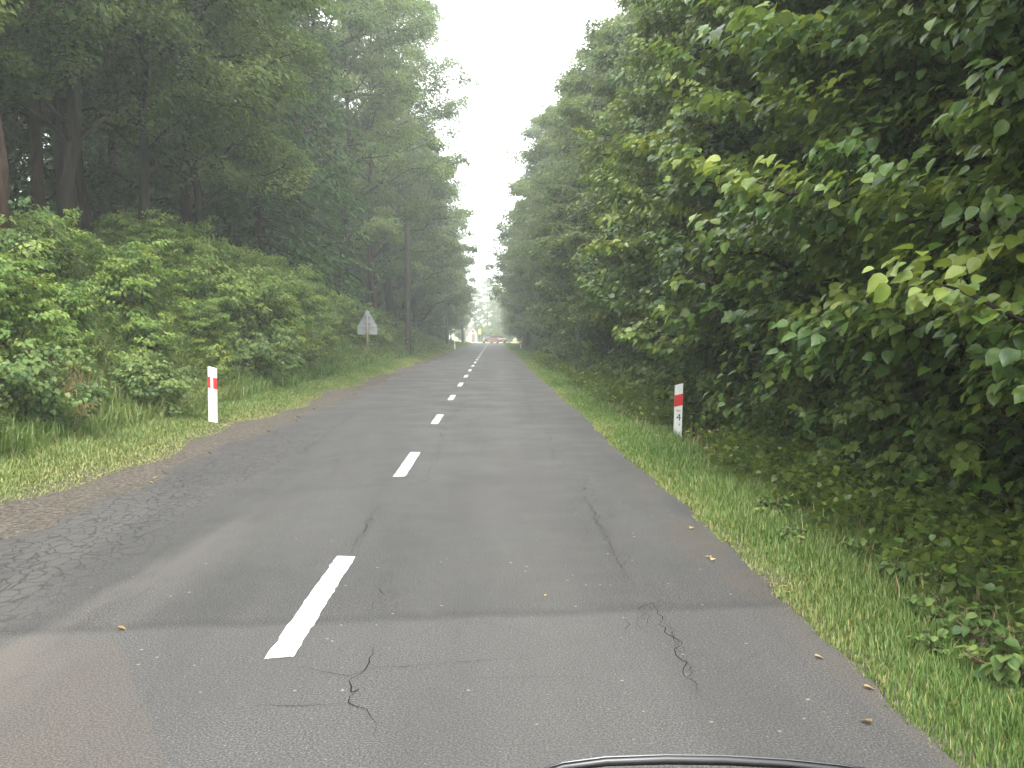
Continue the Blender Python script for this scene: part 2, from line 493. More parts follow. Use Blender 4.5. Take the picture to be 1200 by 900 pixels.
# brown washed-in dirt at the left edge
brown = ramp(n, fine.outputs['Fac'], [(.38, (.014, .012, .010)), (.5, (.05, .043, .036)), (.62, (.14, .125, .11))])
dm = mathn('MULTIPLY', mrange(wx, -2.95, -3.75), mrange(big.outputs['Fac'], .42, .56))
dm = mathn('MAXIMUM', dm, mrange(wx, -3.3, -3.6))
base = mixc(mathn('MULTIPLY', dm, .9), base, brown)
gm = mathn('MULTIPLY', mrange(mathn('ADD', X_, mathn('MULTIPLY', mathn('SUBTRACT', streak.outputs['Fac'], .5), 1.4)), 1.38, 1.62), mrange(big.outputs['Fac'], .4, .52))
base = mixc(mathn('MULTIPLY', gm, .85), base, brown)
# dusty patch at near left, sharp diagonal edge
jx = mathn('ADD', mathn('ADD', X_, 1.72), mathn('MULTIPLY', mathn('SUBTRACT', Y_, 4.3), .52))
jx = mathn('ADD', jx, mathn('MULTIPLY', mathn('SUBTRACT', streak.outputs['Fac'], .5), .12))
near = mathn('MULTIPLY', mrange(jx, .02, -.03), mrange(Y_, 4.75, 4.35))
near = mathn('MULTIPLY', near, mrange(big.outputs['Fac'], .38, .6, .45, 1.0))
base = mixc(near, base, brown)
lp = mathn('MULTIPLY', mrange(xj, -1.6, -2.3), mathn('MULTIPLY', mrange(streak.outputs['Fac'], .46, .58), mrange(Y_, 11, 6)))
base = mixc(mathn('MULTIPLY', lp, .28), base, (.13, .115, .10))
# windscreen reflection of the dashboard, painted as paler asphalt with a dark edge
refl_y = mathn('ADD', Y_, mathn('ADD', mathn('MULTIPLY', X_, -.10), mathn('MULTIPLY', mathn('SUBTRACT', streak.outputs['Fac'], .5), .25)))
refl_m = mrange(refl_y, 4.93, 4.83)
base = mixc(mathn('MULTIPLY', refl_m, .16), base, (.125, .12, .118))
refl_line = mathn('SUBTRACT', 1.0, mathn('MULTIPLY', mathn('ABSOLUTE', mathn('SUBTRACT', refl_y, 4.95)), 9.0), clamp=True)
base = mixc(mathn('MULTIPLY', refl_line, .3), base, (.02, .02, .02))
# crazed asphalt in the left wheel track: cells that stretch along the road
mc = N_(n, 'ShaderNodeMapping'); mc.inputs['Scale'].default_value = (1, .55, 1)
wn = N_(n, 'ShaderNodeTexNoise', Scale=3.5, Detail=3.0); n.links.new(tc.outputs['Object'], wn.inputs['Vector'])
vadd = N_(n, 'ShaderNodeVectorMath', operation='MULTIPLY_ADD')
n.links.new(wn.outputs['Color'], vadd.inputs[0]); vadd.inputs[1].default_value = (.22, .22, 0); n.links.new(tc.outputs['Object'], vadd.inputs[2])
n.links.new(vadd.outputs[0], mc.inputs[0])
vc = N_(n, 'ShaderNodeTexVoronoi', feature='DISTANCE_TO_EDGE', Scale=12.0); n.links.new(mc.outputs[0], vc.inputs['Vector'])
vc2 = N_(n, 'ShaderNodeTexVoronoi', feature='DISTANCE_TO_EDGE', Scale=1.1); n.links.new(mc.outputs[0], vc2.inputs['Vector'])
crz = mathn('MULTIPLY', mrange(xj, -2.2, -2.8), mathn('MULTIPLY', mrange(xj, -3.85, -3.6), mrange(Y_, 20, 13)))
ctr = mathn('MULTIPLY', crz, mathn('MULTIPLY', mrange(vc.outputs['Distance'], .075, .01), mrange(fine.outputs['Fac'], .38, .5, .35, 1.0)))
base = mixc(mathn('MULTIPLY', crz, .45), base, (.055, .052, .052))
base = mixc(mathn('MULTIPLY', ctr, .75), base, (.016, .015, .015))
thin = mathn('MULTIPLY', mrange(vc2.outputs['Distance'], .009, .002), mrange(big.outputs['Fac'], .46, .54))
base = mixc(mathn('MULTIPLY', thin, .12), base, (.02, .02, .02))
p = N_(n, 'ShaderNodeBsdfPrincipled')
p.inputs['Specular IOR Level'].default_value = .35
rr = mrange(big.outputs['Fac'], .3, .7, .62, .85); n.links.new(rr, p.inputs['Roughness'])
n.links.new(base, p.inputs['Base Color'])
hgt = mathn('SUBTRACT', mathn('ADD', fine.outputs['Fac'], mathn('MULTIPLY', stone_m, .2)), mathn('MULTIPLY', mathn('ADD', ctr, mathn('MULTIPLY', thin, .15)), 1.6))
b = N_(n, 'ShaderNodeBump', Strength=.5, Distance=.006); n.links.new(hgt, b.inputs['Height']); n.links.new(b.outputs[0], p.inputs['Normal'])
n.links.new(p.outputs[0], out.inputs[0])
M['asphalt'] = m
M['crack'] = plain('crack_shade', (.022, .021, .020), .95, spec=.1)

mb = MB()
ys = spaced((-60, 2, 60), (2, 26, 640), (26, 186, 500))
le, re = left_edge(ys), right_edge(ys)
k = 9
u = np.linspace(0, 1, k)
X = le[:, None] * (1 - u) + re[:, None] * u
Y = np.repeat(ys[:, None], k, 1)
Z = np.zeros_like(X)
v = np.stack([X, Y, Z], -1).reshape(-1, 3)
i = (np.arange(len(ys) - 1)[:, None] * k + np.arange(k - 1)[None]).ravel()
mb.add(v, np.concatenate([np.stack([i, i + 1, i + k + 1], -1), np.stack([i, i + k + 1, i + k], -1)]))
# the road's broken edge: a skirt down into the shoulder
for e, sgn in ((le, -1), (re, 1)):
    top = np.stack([e, ys, np.zeros_like(e)], -1); bot = np.stack([e + sgn * .03, ys, np.full_like(e, -.06)], -1)
    v = np.concatenate([top, bot]); q = np.arange(len(ys) - 1); L_ = len(ys)
    f = np.concatenate([np.stack([q, q + 1, q + 1 + L_], -1), np.stack([q, q + 1 + L_, q + L_], -1)])
    mb.add(v, f if sgn < 0 else f[:, ::-1])
rgc = np.random.default_rng(11)
def crack(pts, w0=.010, jit=.02, step=.05, world=False):
    P = [np.array(q, float) if world else np.array(pix(*q)[:2]) for q in pts]
    out_ = [P[0]]
    for a, b_ in zip(P[:-1], P[1:]):
        nn = max(2, int(np.linalg.norm(b_ - a) / step))
        for t in np.linspace(0, 1, nn + 1)[1:]:
            out_.append(a + (b_ - a) * t + rgc.normal(0, jit, 2) * (t < 1))
    Q = np.array(out_); n_ = len(Q)
    T = np.gradient(Q, axis=0); T /= np.linalg.norm(T, axis=1)[:, None] + 1e-9
    Nn = np.stack([-T[:, 1], T[:, 0]], -1)
    wd = .55 * w0 * rgc.uniform(.25, 1.0, n_) * np.sin(np.linspace(.25, np.pi - .1, n_)) ** .5
    A = Q + Nn * wd[:, None] / 2; B = Q - Nn * wd[:, None] / 2
    v = np.concatenate([np.c_[A, np.full(n_, .003)], np.c_[B, np.full(n_, .003)]])
    q = np.arange(n_ - 1)
    mb.add(v, np.concatenate([np.stack([q, q + n_, q + n_ + 1], -1), np.stack([q, q + n_ + 1, q + 1], -1)]), 1)
crack([(438, 757), (430, 782), (409, 798), (411, 812), (421, 808), (408, 824), (430, 832), (441, 848), (437, 864)], .016, .008)
crack([(352, 782), (380, 788), (409, 793), (440, 783), (500, 779), (560, 775), (630, 772)], .008, .008)
crack([(300, 827), (350, 828), (408, 824)], .008, .008)
crack([(560, 795), (650, 793), (700, 795)], .004, .006)
crack([(446, 590), (430, 615), (415, 640), (412, 650)], .012, .02)
crack([(688, 560), (684, 580), (700, 610), (722, 655), (738, 680)], .012, .02)
crack([(738, 650), (728, 665), (712, 668)], .007, .01)
crack([(748, 715), (765, 706), (771, 716), (780, 736), (790, 748), (800, 775), (815, 800), (822, 818)], .012, .018)
crack([(745, 718), (762, 722), (755, 735)], .008, .01)
crack([(732, 722), (735, 735), (733, 745)], .006, .01)
_s = rgc
for base_ in ([(688, 560), (684, 580), (700, 610), (722, 655), (738, 680)], [(748, 715), (771, 716), (780, 736), (790, 748), (800, 775), (815, 800), (822, 818)],
              [(446, 590), (430, 615), (415, 640)], [(440, 690), (452, 676), (446, 700), (430, 720)], [(755, 740), (748, 725), (760, 712), (785, 700)], [(640, 560), (660, 556), (690, 566)], [(870, 702), (880, 688)]):
    for q in range(2):
        crack([(a_ + rgc.normal(0, 6), b_ + rgc.normal(0, 3)) for a_, b_ in base_], .0042, .016, .03)
crack([(.78, 10.5), (.85, 14), (.7, 19), (.9, 26), (.8, 36)], .02, .05, .15, True)
crack([(-.75, 9), (-.7, 11.5), (-.8, 15), (-.72, 20), (-.85, 30)], .016, .05, .15, True)
crack([(-2.6, 9.5), (-2.5, 13), (-2.7, 18), (-2.5, 24)], .02, .06, .15, True)
for q in range(12):
    x0 = rgc.uniform(-3.3, 1.4); y0 = rgc.uniform(5.5, 30)
    a = rgc.uniform(-.5, .5) + (0 if rgc.random() < .6 else 1.4); L_ = rgc.uniform(.5, 1.6) * (1 + y0 / 20)
    crack([(x0, y0), (x0 + .5 * L_ * math.sin(a) + rgc.normal(0, .1), y0 + .5 * L_ * math.cos(a)), (x0 + L_ * math.sin(a), y0 + L_ * math.cos(a))], .008 + y0 * .0004, .03, .08, True)
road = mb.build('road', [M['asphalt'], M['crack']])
tag(road, kind='structure')

# lane dashes
m, n, out = new_mat('worn_white_paint')
tc = N_(n, 'ShaderNodeTexCoord')
f1 = N_(n, 'ShaderNodeTexNoise', Scale=70.0, Detail=6.0, Roughness=.8); n.links.new(tc.outputs['Object'], f1.inputs['Vector'])
f2 = N_(n, 'ShaderNodeTexNoise', Scale=6.0, Detail=3.0); n.links.new(tc.outputs['Object'], f2.inputs['Vector'])
c = ramp(n, mathn('ADD', f1.outputs['Fac'], mathn('MULTIPLY', mathn('SUBTRACT', f2.outputs['Fac'], .5), .4)),
         [(.36, (.10, .095, .09)), (.43, (.40, .40, .38)), (.56, (.56, .56, .53))])
p = N_(n, 'ShaderNodeBsdfPrincipled'); p.inputs['Roughness'].default_value = .65
n.links.new(c, p.inputs['Base Color'])
b = N_(n, 'ShaderNodeBump', Strength=.5, Distance=.004); n.links.new(f1.outputs['Fac'], b.inputs['Height']); n.links.new(b.outputs[0], p.inputs['Normal'])
n.links.new(p.outputs[0], out.inputs[0])
M['paint'] = m
dash = []
for (x0, y0), (x1, y1) in (((316, 773), (398, 652)), ((468, 559), (485, 530)), ((507, 497), (517, 486)), ((526, 469), (532, 463))):
    a, b_ = pix(x0, y0), pix(x1, y1); dash.append((a.y, b_.y))
yy = dash[-1][0] + 5.8
while yy < 178: dash.append((yy, yy + 2.1)); yy += 5.8
rgd = np.random.default_rng(3)
for (a, b_) in [(-7.6, -5.5), (-1.8, .3)] + dash:
    n_ = max(8, int((b_ - a) / .06)) if a < 20 else 6
    t = np.linspace(a, b_, n_); wj = .0035 if a < 20 else 0
    xl = -1.055 - .008 + rgd.normal(0, wj, n_); xr = -.935 + rgd.normal(0, wj, n_)
    t2 = t.copy(); t2[0] += .03; t2[-1] -= .02
    v = np.concatenate([np.stack([xl, t, np.full(n_, .004)], -1), np.stack([xr, t2, np.full(n_, .004)], -1)])
    q = np.arange(n_ - 1)
    d_ = MB(); d_.add(v, np.concatenate([np.stack([q, q + n_, q + n_ + 1], -1), np.stack([q, q + n_ + 1, q + 1], -1)]))
    d_.build('lane_dash', M['paint'], road)

# crossing road at the far end
mb = MB()
xs = np.linspace(-160, 160, 80)
v = np.concatenate([np.stack([xs, np.full(80, 186.0), np.zeros(80)], -1), np.stack([xs, np.full(80, 193.0), np.zeros(80)], -1)])
q = np.arange(79)
mb.add(v, np.concatenate([np.stack([q, q + 1, q + 81], -1), np.stack([q, q + 81, q + 80], -1)]))
M['pale_asphalt'] = plain('pale_asphalt', (.30, .28, .26), .8, scale=1.5)
tag(mb.build('crossing_road', M['pale_asphalt']), kind='structure')

# ------------------------------------------------------------------ plants: generators
def broadleaf(name, seed, H, Rad, base, leafs, per, tmpl, mat, bark, trunk_r=.2, ncl=240, nlimb=34, low=.3, clr=.16, flat=.5, droop=.25, lean=.0):
    rng = np.random.default_rng(seed)
    root = empty(name)
    tr = MB()
    n_ = 12
    tz = np.linspace(-.4, H * .93, n_)
    px = np.cumsum(rng.normal(0, .0055 * H, n_)); py = np.cumsum(rng.normal(0, .0055 * H, n_))
    px -= px[1]; py -= py[1]
    px = px + lean * np.clip(tz, 0, None)
    tp = np.stack([px, py, tz], -1)
    rad = trunk_r * (1 - .88 * np.clip(tz / H, 0, 1)) * (1 + .5 * np.exp(-np.clip(tz, 0, None) * 2.2))
    tr.add(*tube(tp, rad, 10))
    def trunk_at(z): return np.array([np.interp(z, tz, px), np.interp(z, tz, py), z])
    def prof(t): return (np.clip(t + low, 0, None) ** .6) * np.clip(1 - t, 0, 1) ** .55
    pm = max(prof(np.linspace(0, 1, 50)))
    cents, rads = [], []
    for i_ in range(nlimb):
        t = (i_ + rng.random()) / nlimb
        t = t ** .9
        az = i_ * 2.399 + rng.normal(0, .3)
        L = Rad * prof(t) / pm * rng.uniform(.75, 1.0)
        z1 = base + (H - base) * t
        z0 = max(base * .75 + .1, z1 - L * rng.uniform(.3, .65))
        p0 = trunk_at(z0)
        p1 = trunk_at(min(z1, H * .93)) + np.array([math.cos(az) * L, math.sin(az) * L, z1 - min(z1, H * .93)])
        lp = limb_path(rng, p0, p1, .10, 7)
        r0 = trunk_r * .42 * (L / Rad) * (1 - .5 * t) + .01
        tr.add(*tube(lp, np.linspace(r0, .012, 7), 5, False))
        kk = max(3, int(ncl / nlimb))
        for j in range(kk):
            s = rng.uniform(.35, 1.02) ** .8
            idx = s * 6; a_ = int(min(5, idx)); q_ = lp[a_] + (lp[a_ + 1] - lp[a_]) * (idx - a_)
            side = rng.normal(0, .2 * L * (.4 + (1 - s) * .6), 3); side[2] *= .55
            c_ = q_ + side
            cents.append(c_); rads.append(Rad * clr * rng.uniform(.6, 1.25))
            if rng.random() < .5:
                tr.add(*tube(limb_path(rng, q_, c_, .05, 4), np.linspace(.018, .006, 4), 3, False))
    # top tuft
    for j in range(max(4, ncl // 30)):
        cents.append(trunk_at(H * .93) + rng.normal(0, .1 * Rad, 3)); rads.append(Rad * clr)
    cents = np.array(cents); rads = np.array(rads)
    cr_ = MB()
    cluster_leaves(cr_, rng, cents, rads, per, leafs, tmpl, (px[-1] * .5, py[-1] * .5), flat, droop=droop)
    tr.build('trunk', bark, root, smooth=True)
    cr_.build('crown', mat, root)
    return root

def spruce(name, seed, H, Rad, base, mat, bark, trunk_r=.2, step=.34, nb=8, nt_=34, sz=.34):
    rng = np.random.default_rng(seed)
    root = empty(name)
    tr = MB()
    tz = np.linspace(-.4, H, 9)
    tr.add(*tube(np.stack([tz * 0 + rng.normal(0, .02, 9), tz * 0, tz], -1), trunk_r * (1 - .93 * np.clip(tz / H, 0, 1)), 9))
    cr_ = MB()
    P, N, D, S, T = [], [], [], [], []
    z = base
    while z < H - .3:
        t = (z - base) / (H - base)
        for j in range(nb):
            az = rng.uniform(0, 6.28); L = Rad * (1 - t) ** .8 * rng.uniform(.7, 1.1) + .25
            dr = .32 - .5 * t
            p1 = np.array([math.cos(az) * L, math.sin(az) * L, z - dr * L + rng.normal(0, .1)])
            lp = limb_path(rng, (0, 0, z), p1, .08, 5, .02)
            tr.add(*tube(lp, np.linspace(.03 * (1 - t) + .01, .006, 5), 3, False))
            m_ = int(nt_ * (L / Rad) + 6)
            s = rng.random(m_) ** .7
            idx = s * 3.999; a_ = idx.astype(int)
            q_ = lp[a_] + (lp[a_ + 1] - lp[a_]) * (idx - a_)[:, None]
            dirv = p1 / np.linalg.norm(p1[:2]) ; dirv = np.array([dirv[0], dirv[1], -.25])
            side = np.array([-math.sin(az), math.cos(az), 0])
            sg = rng.choice([-1, 1], m_)[:, None]
            P.append(q_ + side * sg * (rng.random(m_) * .10 * L)[:, None])
            D.append(dirv * .6 + side * sg * .6 + rng.normal(0, .2, (m_, 3)) + np.array([0, 0, -.55]))
            N.append(np.array([0, 0, 1.0]) + side * sg * .4 + rng.normal(0, .35, (m_, 3)))
            S.append(sz * rng.uniform(.6, 1.3, m_) * (.6 + .4 * (1 - t)))
            T.append(np.clip(rng.normal(.3, .15, m_) + .35 * s, 0, 1))
        z += step * rng.uniform(.7, 1.3)
    tm = (T_NEEDLE[0] * np.array([1.5, 1, 1]), T_NEEDLE[1])
    leaves(cr_, np.concatenate(P), np.concatenate(N), np.concatenate(D), np.concatenate(S), tm, np.concatenate(T))
    tr.build('trunk', bark, root, smooth=True)
    cr_.build('crown', mat, root)
    return root

def shrub(name, seed, H, Rad, leafs, per, tmpl, mat, nstem=12, kcl=7, flat=.45, clr=.2, updir=1.0):
    rng = np.random.default_rng(seed)
    root = empty(name)
    st, fo = MB(), MB()
    cents, rads = [], []
    for i_ in range(nstem):
        az = i_ * 2.4 + rng.normal(0, .3); L = Rad * math.sqrt((i_ + .5) / nstem) * rng.uniform(.8, 1.1)
        top = H * (1 - .55 * (L / Rad) ** 2) * rng.uniform(.8, 1.05)
        p0 = np.array([rng.normal(0, .1), rng.normal(0, .1), -.1])
        p1 = np.array([math.cos(az) * L, math.sin(az) * L, top])
        lp = limb_path(rng, p0, p1, .12, 7, .03)
        st.add(*tube(lp, np.linspace(.016, .004, 7), 4, False))
        for j in range(kcl):
            s = .18 + .84 * (j + rng.random()) / kcl
            s = min(s, 1.0)
            idx = s * 5.99; a_ = int(idx); q_ = lp[a_] + (lp[a_ + 1] - lp[a_]) * (idx - a_)
            c_ = q_ + rng.normal(0, .11 * Rad, 3)
            cents.append(c_); rads.append(Rad * clr * rng.uniform(.7, 1.25))
            st.add(*tube([q_, (q_ + c_) / 2 + rng.normal(0, .01, 3), c_], [.005, .004, .003], 3, False))
    cluster_leaves(fo, rng, np.array(cents), np.array(rads), per, leafs, tmpl, (0, 0), flat, updir=updir)
    st.build('stems', M['twig'], root, smooth=True)
    fo.build('foliage', mat, root)
    return root

# ------------------------------------------------------------------ prototypes
P = {}
P['oak_a'] = broadleaf('oak_tree', 21, 20, 5.0, 3.2, .16, 170, T_SIMPLE, M['oak'], M['bark'], .19, 300, 40, .32, .17)
P['oak_b'] = broadleaf('oak_tree', 22, 23, 5.2, 4.8, .165, 150, T_SIMPLE, M['oak'], M['bark'], .30, 300, 40, .28, .17)
P['oak_c'] = broadleaf('ash_tree', 23, 19, 4.6, 3.2, .15, 160, T_SIMPLE, M['oak_pale'], M['bark'], .15, 280, 38, .35, .16)
P['pine'] = broadleaf('pine_tree', 24, 22, 3.6, 9.0, .16, 110, T_SIMPLE, M['oak'], M['bark_red'], .17, 220, 30, .3, .18)
P['spruce'] = spruce('spruce_tree', 25, 19, 3.2, 1.2, M['spruce'], M['bark'])
P['spruce_b'] = spruce('spruce_tree', 26, 22, 3.4, 1.6, M['spruce'], M['bark_red'])
P['far_a'] = broadleaf('oak_tree', 27, 20, 5.2, 2.2, .26, 110, T_SIMPLE, M['oak'], M['bark'], .28, 260, 32, .35, .16)
P['far_b'] = broadleaf('lime_tree', 28, 18, 5.0, 1.8, .26, 110, T_SIMPLE, M['oak_pale'], M['bark'], .26, 250, 30, .35, .16)
P['maple'] = broadleaf('maple_tree', 31, 10.5, 3.0, 1.2, .150, 46, T_MAPLE, M['maple'], M['bark'], .11, 900, 70, .62, .14, .38, .45)
P['hazel'] = broadleaf('hazel_tree', 32, 9.5, 2.95, 1.15, .112, 62, T_OVATE, M['hazel'], M['bark'], .09, 950, 72, .62, .14, .36, .45)
P['hazel_b'] = broadleaf('hazel_tree', 37, 10.2, 3.0, 1.1, .105, 62, T_OVATE, M['maple'], M['bark'], .10, 950, 72, .62, .14, .36, .45)
P['linden'] = broadleaf('lime_tree', 33, 12.5, 3.5, 1.4, .13, 110, T_SIMPLE, M['linden'], M['bark'], .17, 620, 56, .55, .15, .42, .4)
P['linden_t'] = broadleaf('lime_tree', 34, 17, 4.6, 2.3, .17, 110, T_SIMPLE, M['linden'], M['bark'], .26, 420, 46, .45, .15, .45, .35)
P['sh_a'] = shrub('elder_shrub', 41, 2.0, 1.25, .075, 54, T_OVATE, M['shrub'], 16, 9, .4)
P['sh_b'] = shrub('bramble_shrub', 42, 1.2, 1.2, .075, 46, T_OVATE, M['bramble'], 16, 7)
P['sh_c'] = shrub('ash_sapling', 43, 2.6, 1.2, .10, 46, T_SIMPLE, M['shrub'], 13, 10, .28)
P['sh_d'] = shrub('dogwood_shrub', 44, 1.6, 1.15, .09, 36, T_OVATE, M['yellow'], 13, 7)
P['sh_e'] = shrub('maple_sapling', 45, 1.3, .9, .13, 16, T_MAPLE, M['maple'], 8, 6, .3)
P['sh_f'] = shrub('dark_shrub', 46, 1.5, 1.1, .085, 40, T_OVATE, M['linden'], 13, 8)
used = set()

ORD = ['nearest', 'second', 'third', 'fourth', 'fifth', 'sixth', 'seventh', 'eighth', 'ninth', 'tenth', 'eleventh', 'twelfth',
       'thirteenth', 'fourteenth', 'fifteenth', 'sixteenth', 'seventeenth', 'eighteenth', 'nineteenth', 'twentieth',
       'twenty-first', 'twenty-second', 'twenty-third', 'twenty-fourth', 'twenty-fifth', 'twenty-sixth']

def place(key, x, y, rz, s, label, cat, group=None, dz=0.0, sz=None, tilt=0.0):
    o = P[key] if key not in used else copy_tree(P[key])
    used.add(key)
    o.location = (x, y, float(height(x, y)) + dz)
    o.rotation_euler = (tilt, 0, rz)
    o.scale = (s, s, s if sz is None else sz)
    for k_ in ('group',):
        if k_ in o.keys(): del o[k_]
    tag(o, label, cat, group)
    return o

rng = random.Random(8)
# --- left front row, nearest first: (kind, x, y, scale)
left = [('oak_c', -12.2, 11.5, 1.0), ('oak_c', -10.4, 15.2, .85), ('pine', -9.6, 18.0, 1.0), ('oak_a', -9.5, 21.0, .95), ('oak_b', -11.6, 26.0, .9),
        ('oak_c', -9.1, 24.6, 1.0), ('oak_c', -8.7, 28.0, .9), ('oak_a', -10.0, 31.5, 1.0), ('spruce', -9.0, 36.0, .95), ('spruce_b', -8.6, 41.5, .95),
        ('oak_b', -9.4, 47.0, 1.1), ('oak_c', -8.6, 53.0, 1.25), ('pine', -7.7, 61.0, 1.1), ('oak_a', -8.8, 66.0, 1.3), ('oak_b', -8.2, 75.0, 1.25)]
desc = {'oak_a': 'leafy oak', 'oak_b': 'tall oak with stout trunk', 'oak_c': 'pale leaved ash', 'pine': 'pine with bare reddish trunk',
        'spruce': 'dark drooping spruce', 'spruce_b': 'tall dark spruce'}
for i_, (k_, x, y, s) in enumerate(left):
    place(k_, x, y, rng.uniform(0, 6.28), s, f"{desc[k_]}, {ORD[i_]} tree from the camera in the left front row", 'tree', 'trees in the front row on the left bank')
y = 84; i_ = 0
fl = []
while y < 182:
    x = -8.2 - rng.uniform(0, 1.0) - (.4 if y > 120 else 0)
    k_ = ['far_b', 'far_a', 'far_b', 'spruce', 'far_b', 'far_a'][i_ % 6]
    if i_ == 0: x = -7.0
    s = rng.uniform(1.05, 1.22)
    place(k_, x, y, rng.uniform(0, 6.28), s, f"hazy {'spruce' if 'spruce' in k_ else 'leafy tree'} far along the left roadside, {ORD[i_]} of the distant left row", 'tree', 'distant roadside trees on the left')
    y += rng.uniform(6.5, 8.5); i_ += 1
# --- forest behind the left front row
cnt = 0
for row, (xr, st) in enumerate(((-15, 5.5), (-20.5, 6.5), (-27, 7.5), (-35, 8.5), (-44, 10))):
    y = 4 + row * 4
    while y < (150 if row < 2 else 120):
        k_ = rng.choice(['far_a', 'oak_b', 'far_b', 'spruce', 'pine', 'spruce_b'] if row < 1 else ['far_a', 'far_b', 'spruce', 'spruce_b'])
        place(k_, xr + rng.uniform(-1.6, 1.6), y, rng.uniform(0, 6.28), rng.uniform(.85, 1.1),
              'dim forest tree standing deep in the wood behind the left front row', 'tree', 'trees deep in the left wood')
        y += st * rng.uniform(.8, 1.2)
# bare dark trunks between
for i_, (px_, y, r) in enumerate(((10, 15.5, .7), (56, 24, .45), (112, 28, .6), (222, 31, .55), (150, 33, .5), (265, 38, .6))):
    x = (px_ - 578) / 1090 * y
    place('pine', x, y, rng.uniform(0, 6.28), .95, f"slim {'reddish ' if i_ == 0 else 'dark '}bare trunk pine rising over the left bank, {ORD[i_]} of the slim pines", 'tree', 'slim pines over the left bank')

# --- right row
right = [('maple', 5.3, .6, 1.0), ('hazel', 5.3, 3.0, 1.0), ('hazel_b', 5.2, 5.3, 1.0), ('hazel', 5.3, 7.6, 1.02), ('hazel_b', 5.35, 10.2, 1.05), ('maple', 5.5, 12.9, 1.05),
         ('hazel', 5.5, 15.4, 1.1), ('hazel_b', 5.5, 18.4, 1.08), ('linden', 6.1, 21.6, .95), ('hazel', 5.5, 25, 1.1), ('linden', 6.4, 28.5, 1.0), ('linden', 6.2, 33, 1.1),
         ('linden_t', 6.7, 38, .92), ('linden', 6.0, 43.5, 1.15), ('linden_t', 6.7, 49, 1.05), ('linden_t', 6.9, 57, 1.12), ('linden_t', 7.0, 66, 1.15)]
rd = {'maple': 'broad leaved maple', 'hazel': 'yellow green hazel', 'hazel_b': 'mid green hazel', 'linden': 'dense dark green lime', 'linden_t': 'tall full lime'}
for i_, (k_, x, y, s) in enumerate(right):
    place(k_, x, y, rng.uniform(0, 6.28), s, f"{rd[k_]} crowding the right verge, {ORD[i_]} tree from the camera on the right", 'tree', 'trees in the right front row')
y = 75; i_ = 0
while y < 182:
    x = 6.5 + rng.uniform(-.3, .6)
    if abs(y - 109) < 4: y = 113.5
    k_ = ['far_b', 'linden_t', 'far_a', 'far_b'][i_ % 4]
    place(k_, x, y, rng.uniform(0, 6.28), rng.uniform(1.05, 1.2), f"hazy full crowned tree far along the right roadside, {ORD[i_]} of the distant right row", 'tree', 'distant roadside trees on the right')
    y += rng.uniform(6.5, 8.5); i_ += 1
# the big dark-trunked tree by the far marker post, and the pale trunk under the leaves
big = broadleaf('oak_tree', 35, 17, 5.2, 5.0, .30, 70, T_SIMPLE, M['oak'], M['bark'], .46, 240, 34, .35, .16)
big.location = (3.9, 109, float(height(3.9, 109)))
tag(big, 'thick dark trunked oak close to the right verge beside the far marker post', 'tree')
pale = broadleaf('lime_tree', 36, 9, 2.4, 2.6, .16, 90, T_SIMPLE, M['linden'], M['bark_pale'], .125, 200, 30, .4, .17)
pale.location = (3.75, 41, float(height(3.75, 41)))
tag(pale, 'small tree with a straight pale grey trunk under the right foliage', 'tree')
for row, (xr, st) in enumerate(((10.5, 5), (15.5, 6.5), (22, 7.5), (30, 9))):
    y = 1 + row * 3
    while y < (170 if row < 2 else 90):
        k_ = rng.choice(['far_a', 'far_b', 'linden_t'] if row else ['linden_t', 'linden', 'far_b'])
        place(k_, xr + rng.uniform(-1, 1), y, rng.uniform(0, 6.28), rng.uniform(.75, .95) if y < 40 else rng.uniform(.9, 1.05),
              'dim woodland tree hidden behind the right front row', 'tree', 'trees behind the right front row')
        y += st * rng.uniform(.85, 1.2)
for row, xr in enumerate((7.2, 9.6)):
    y = 2.0 + row
    while y < 60:
        place(rng.choice(['hazel_b', 'hazel', 'linden']), xr + rng.uniform(-.4, .4), y, rng.uniform(0, 6.28), rng.uniform(.55, .8),
              'dim woodland tree hidden behind the right front row', 'tree', 'trees behind the right front row')
        y += rng.uniform(2.6, 3.6)
i_ = 0
y = 62
while y < 182:
    for xr in (6.2, 10.5, 15):
        place('sh_a', xr + rng.uniform(-.8, .8), y + rng.uniform(-1, 1), rng.uniform(0, 6.28), rng.uniform(1.0, 1.6),
              'shaded understorey shrub between the distant trunks on the right', 'shrub', 'understorey shrubs far on the right')
    y += 4.2
# --- closing trees beyond the junction
closing = [(-32, 205, 'far_a', 1), (-24, 212, 'far_b', 1), (-16, 216, 'linden_t', .9), (-10.5, 232, 'linden_t', .85), (-5, 246, 'linden_t', .8), (1, 238, 'linden_t', .75), (6, 226, 'linden_t', .85),
           (11, 215, 'linden_t', .95), (17, 206, 'far_b', 1), (25, 208, 'far_a', 1.1), (33, 214, 'far_a', 1), (-40, 214, 'far_a', 1), (8, 270, 'linden_t', 1.1), (-14, 265, 'linden_t', 1.1), (-2, 280, 'linden_t', 1.1), (3, 262, 'linden_t', 1)]
for i_, (x, y, k_, s) in enumerate(closing):
    place(k_, x, y, rng.uniform(0, 6.28), s, 'pale hazy tree standing beyond the crossing road at the far end', 'tree', 'trees beyond the crossing road')

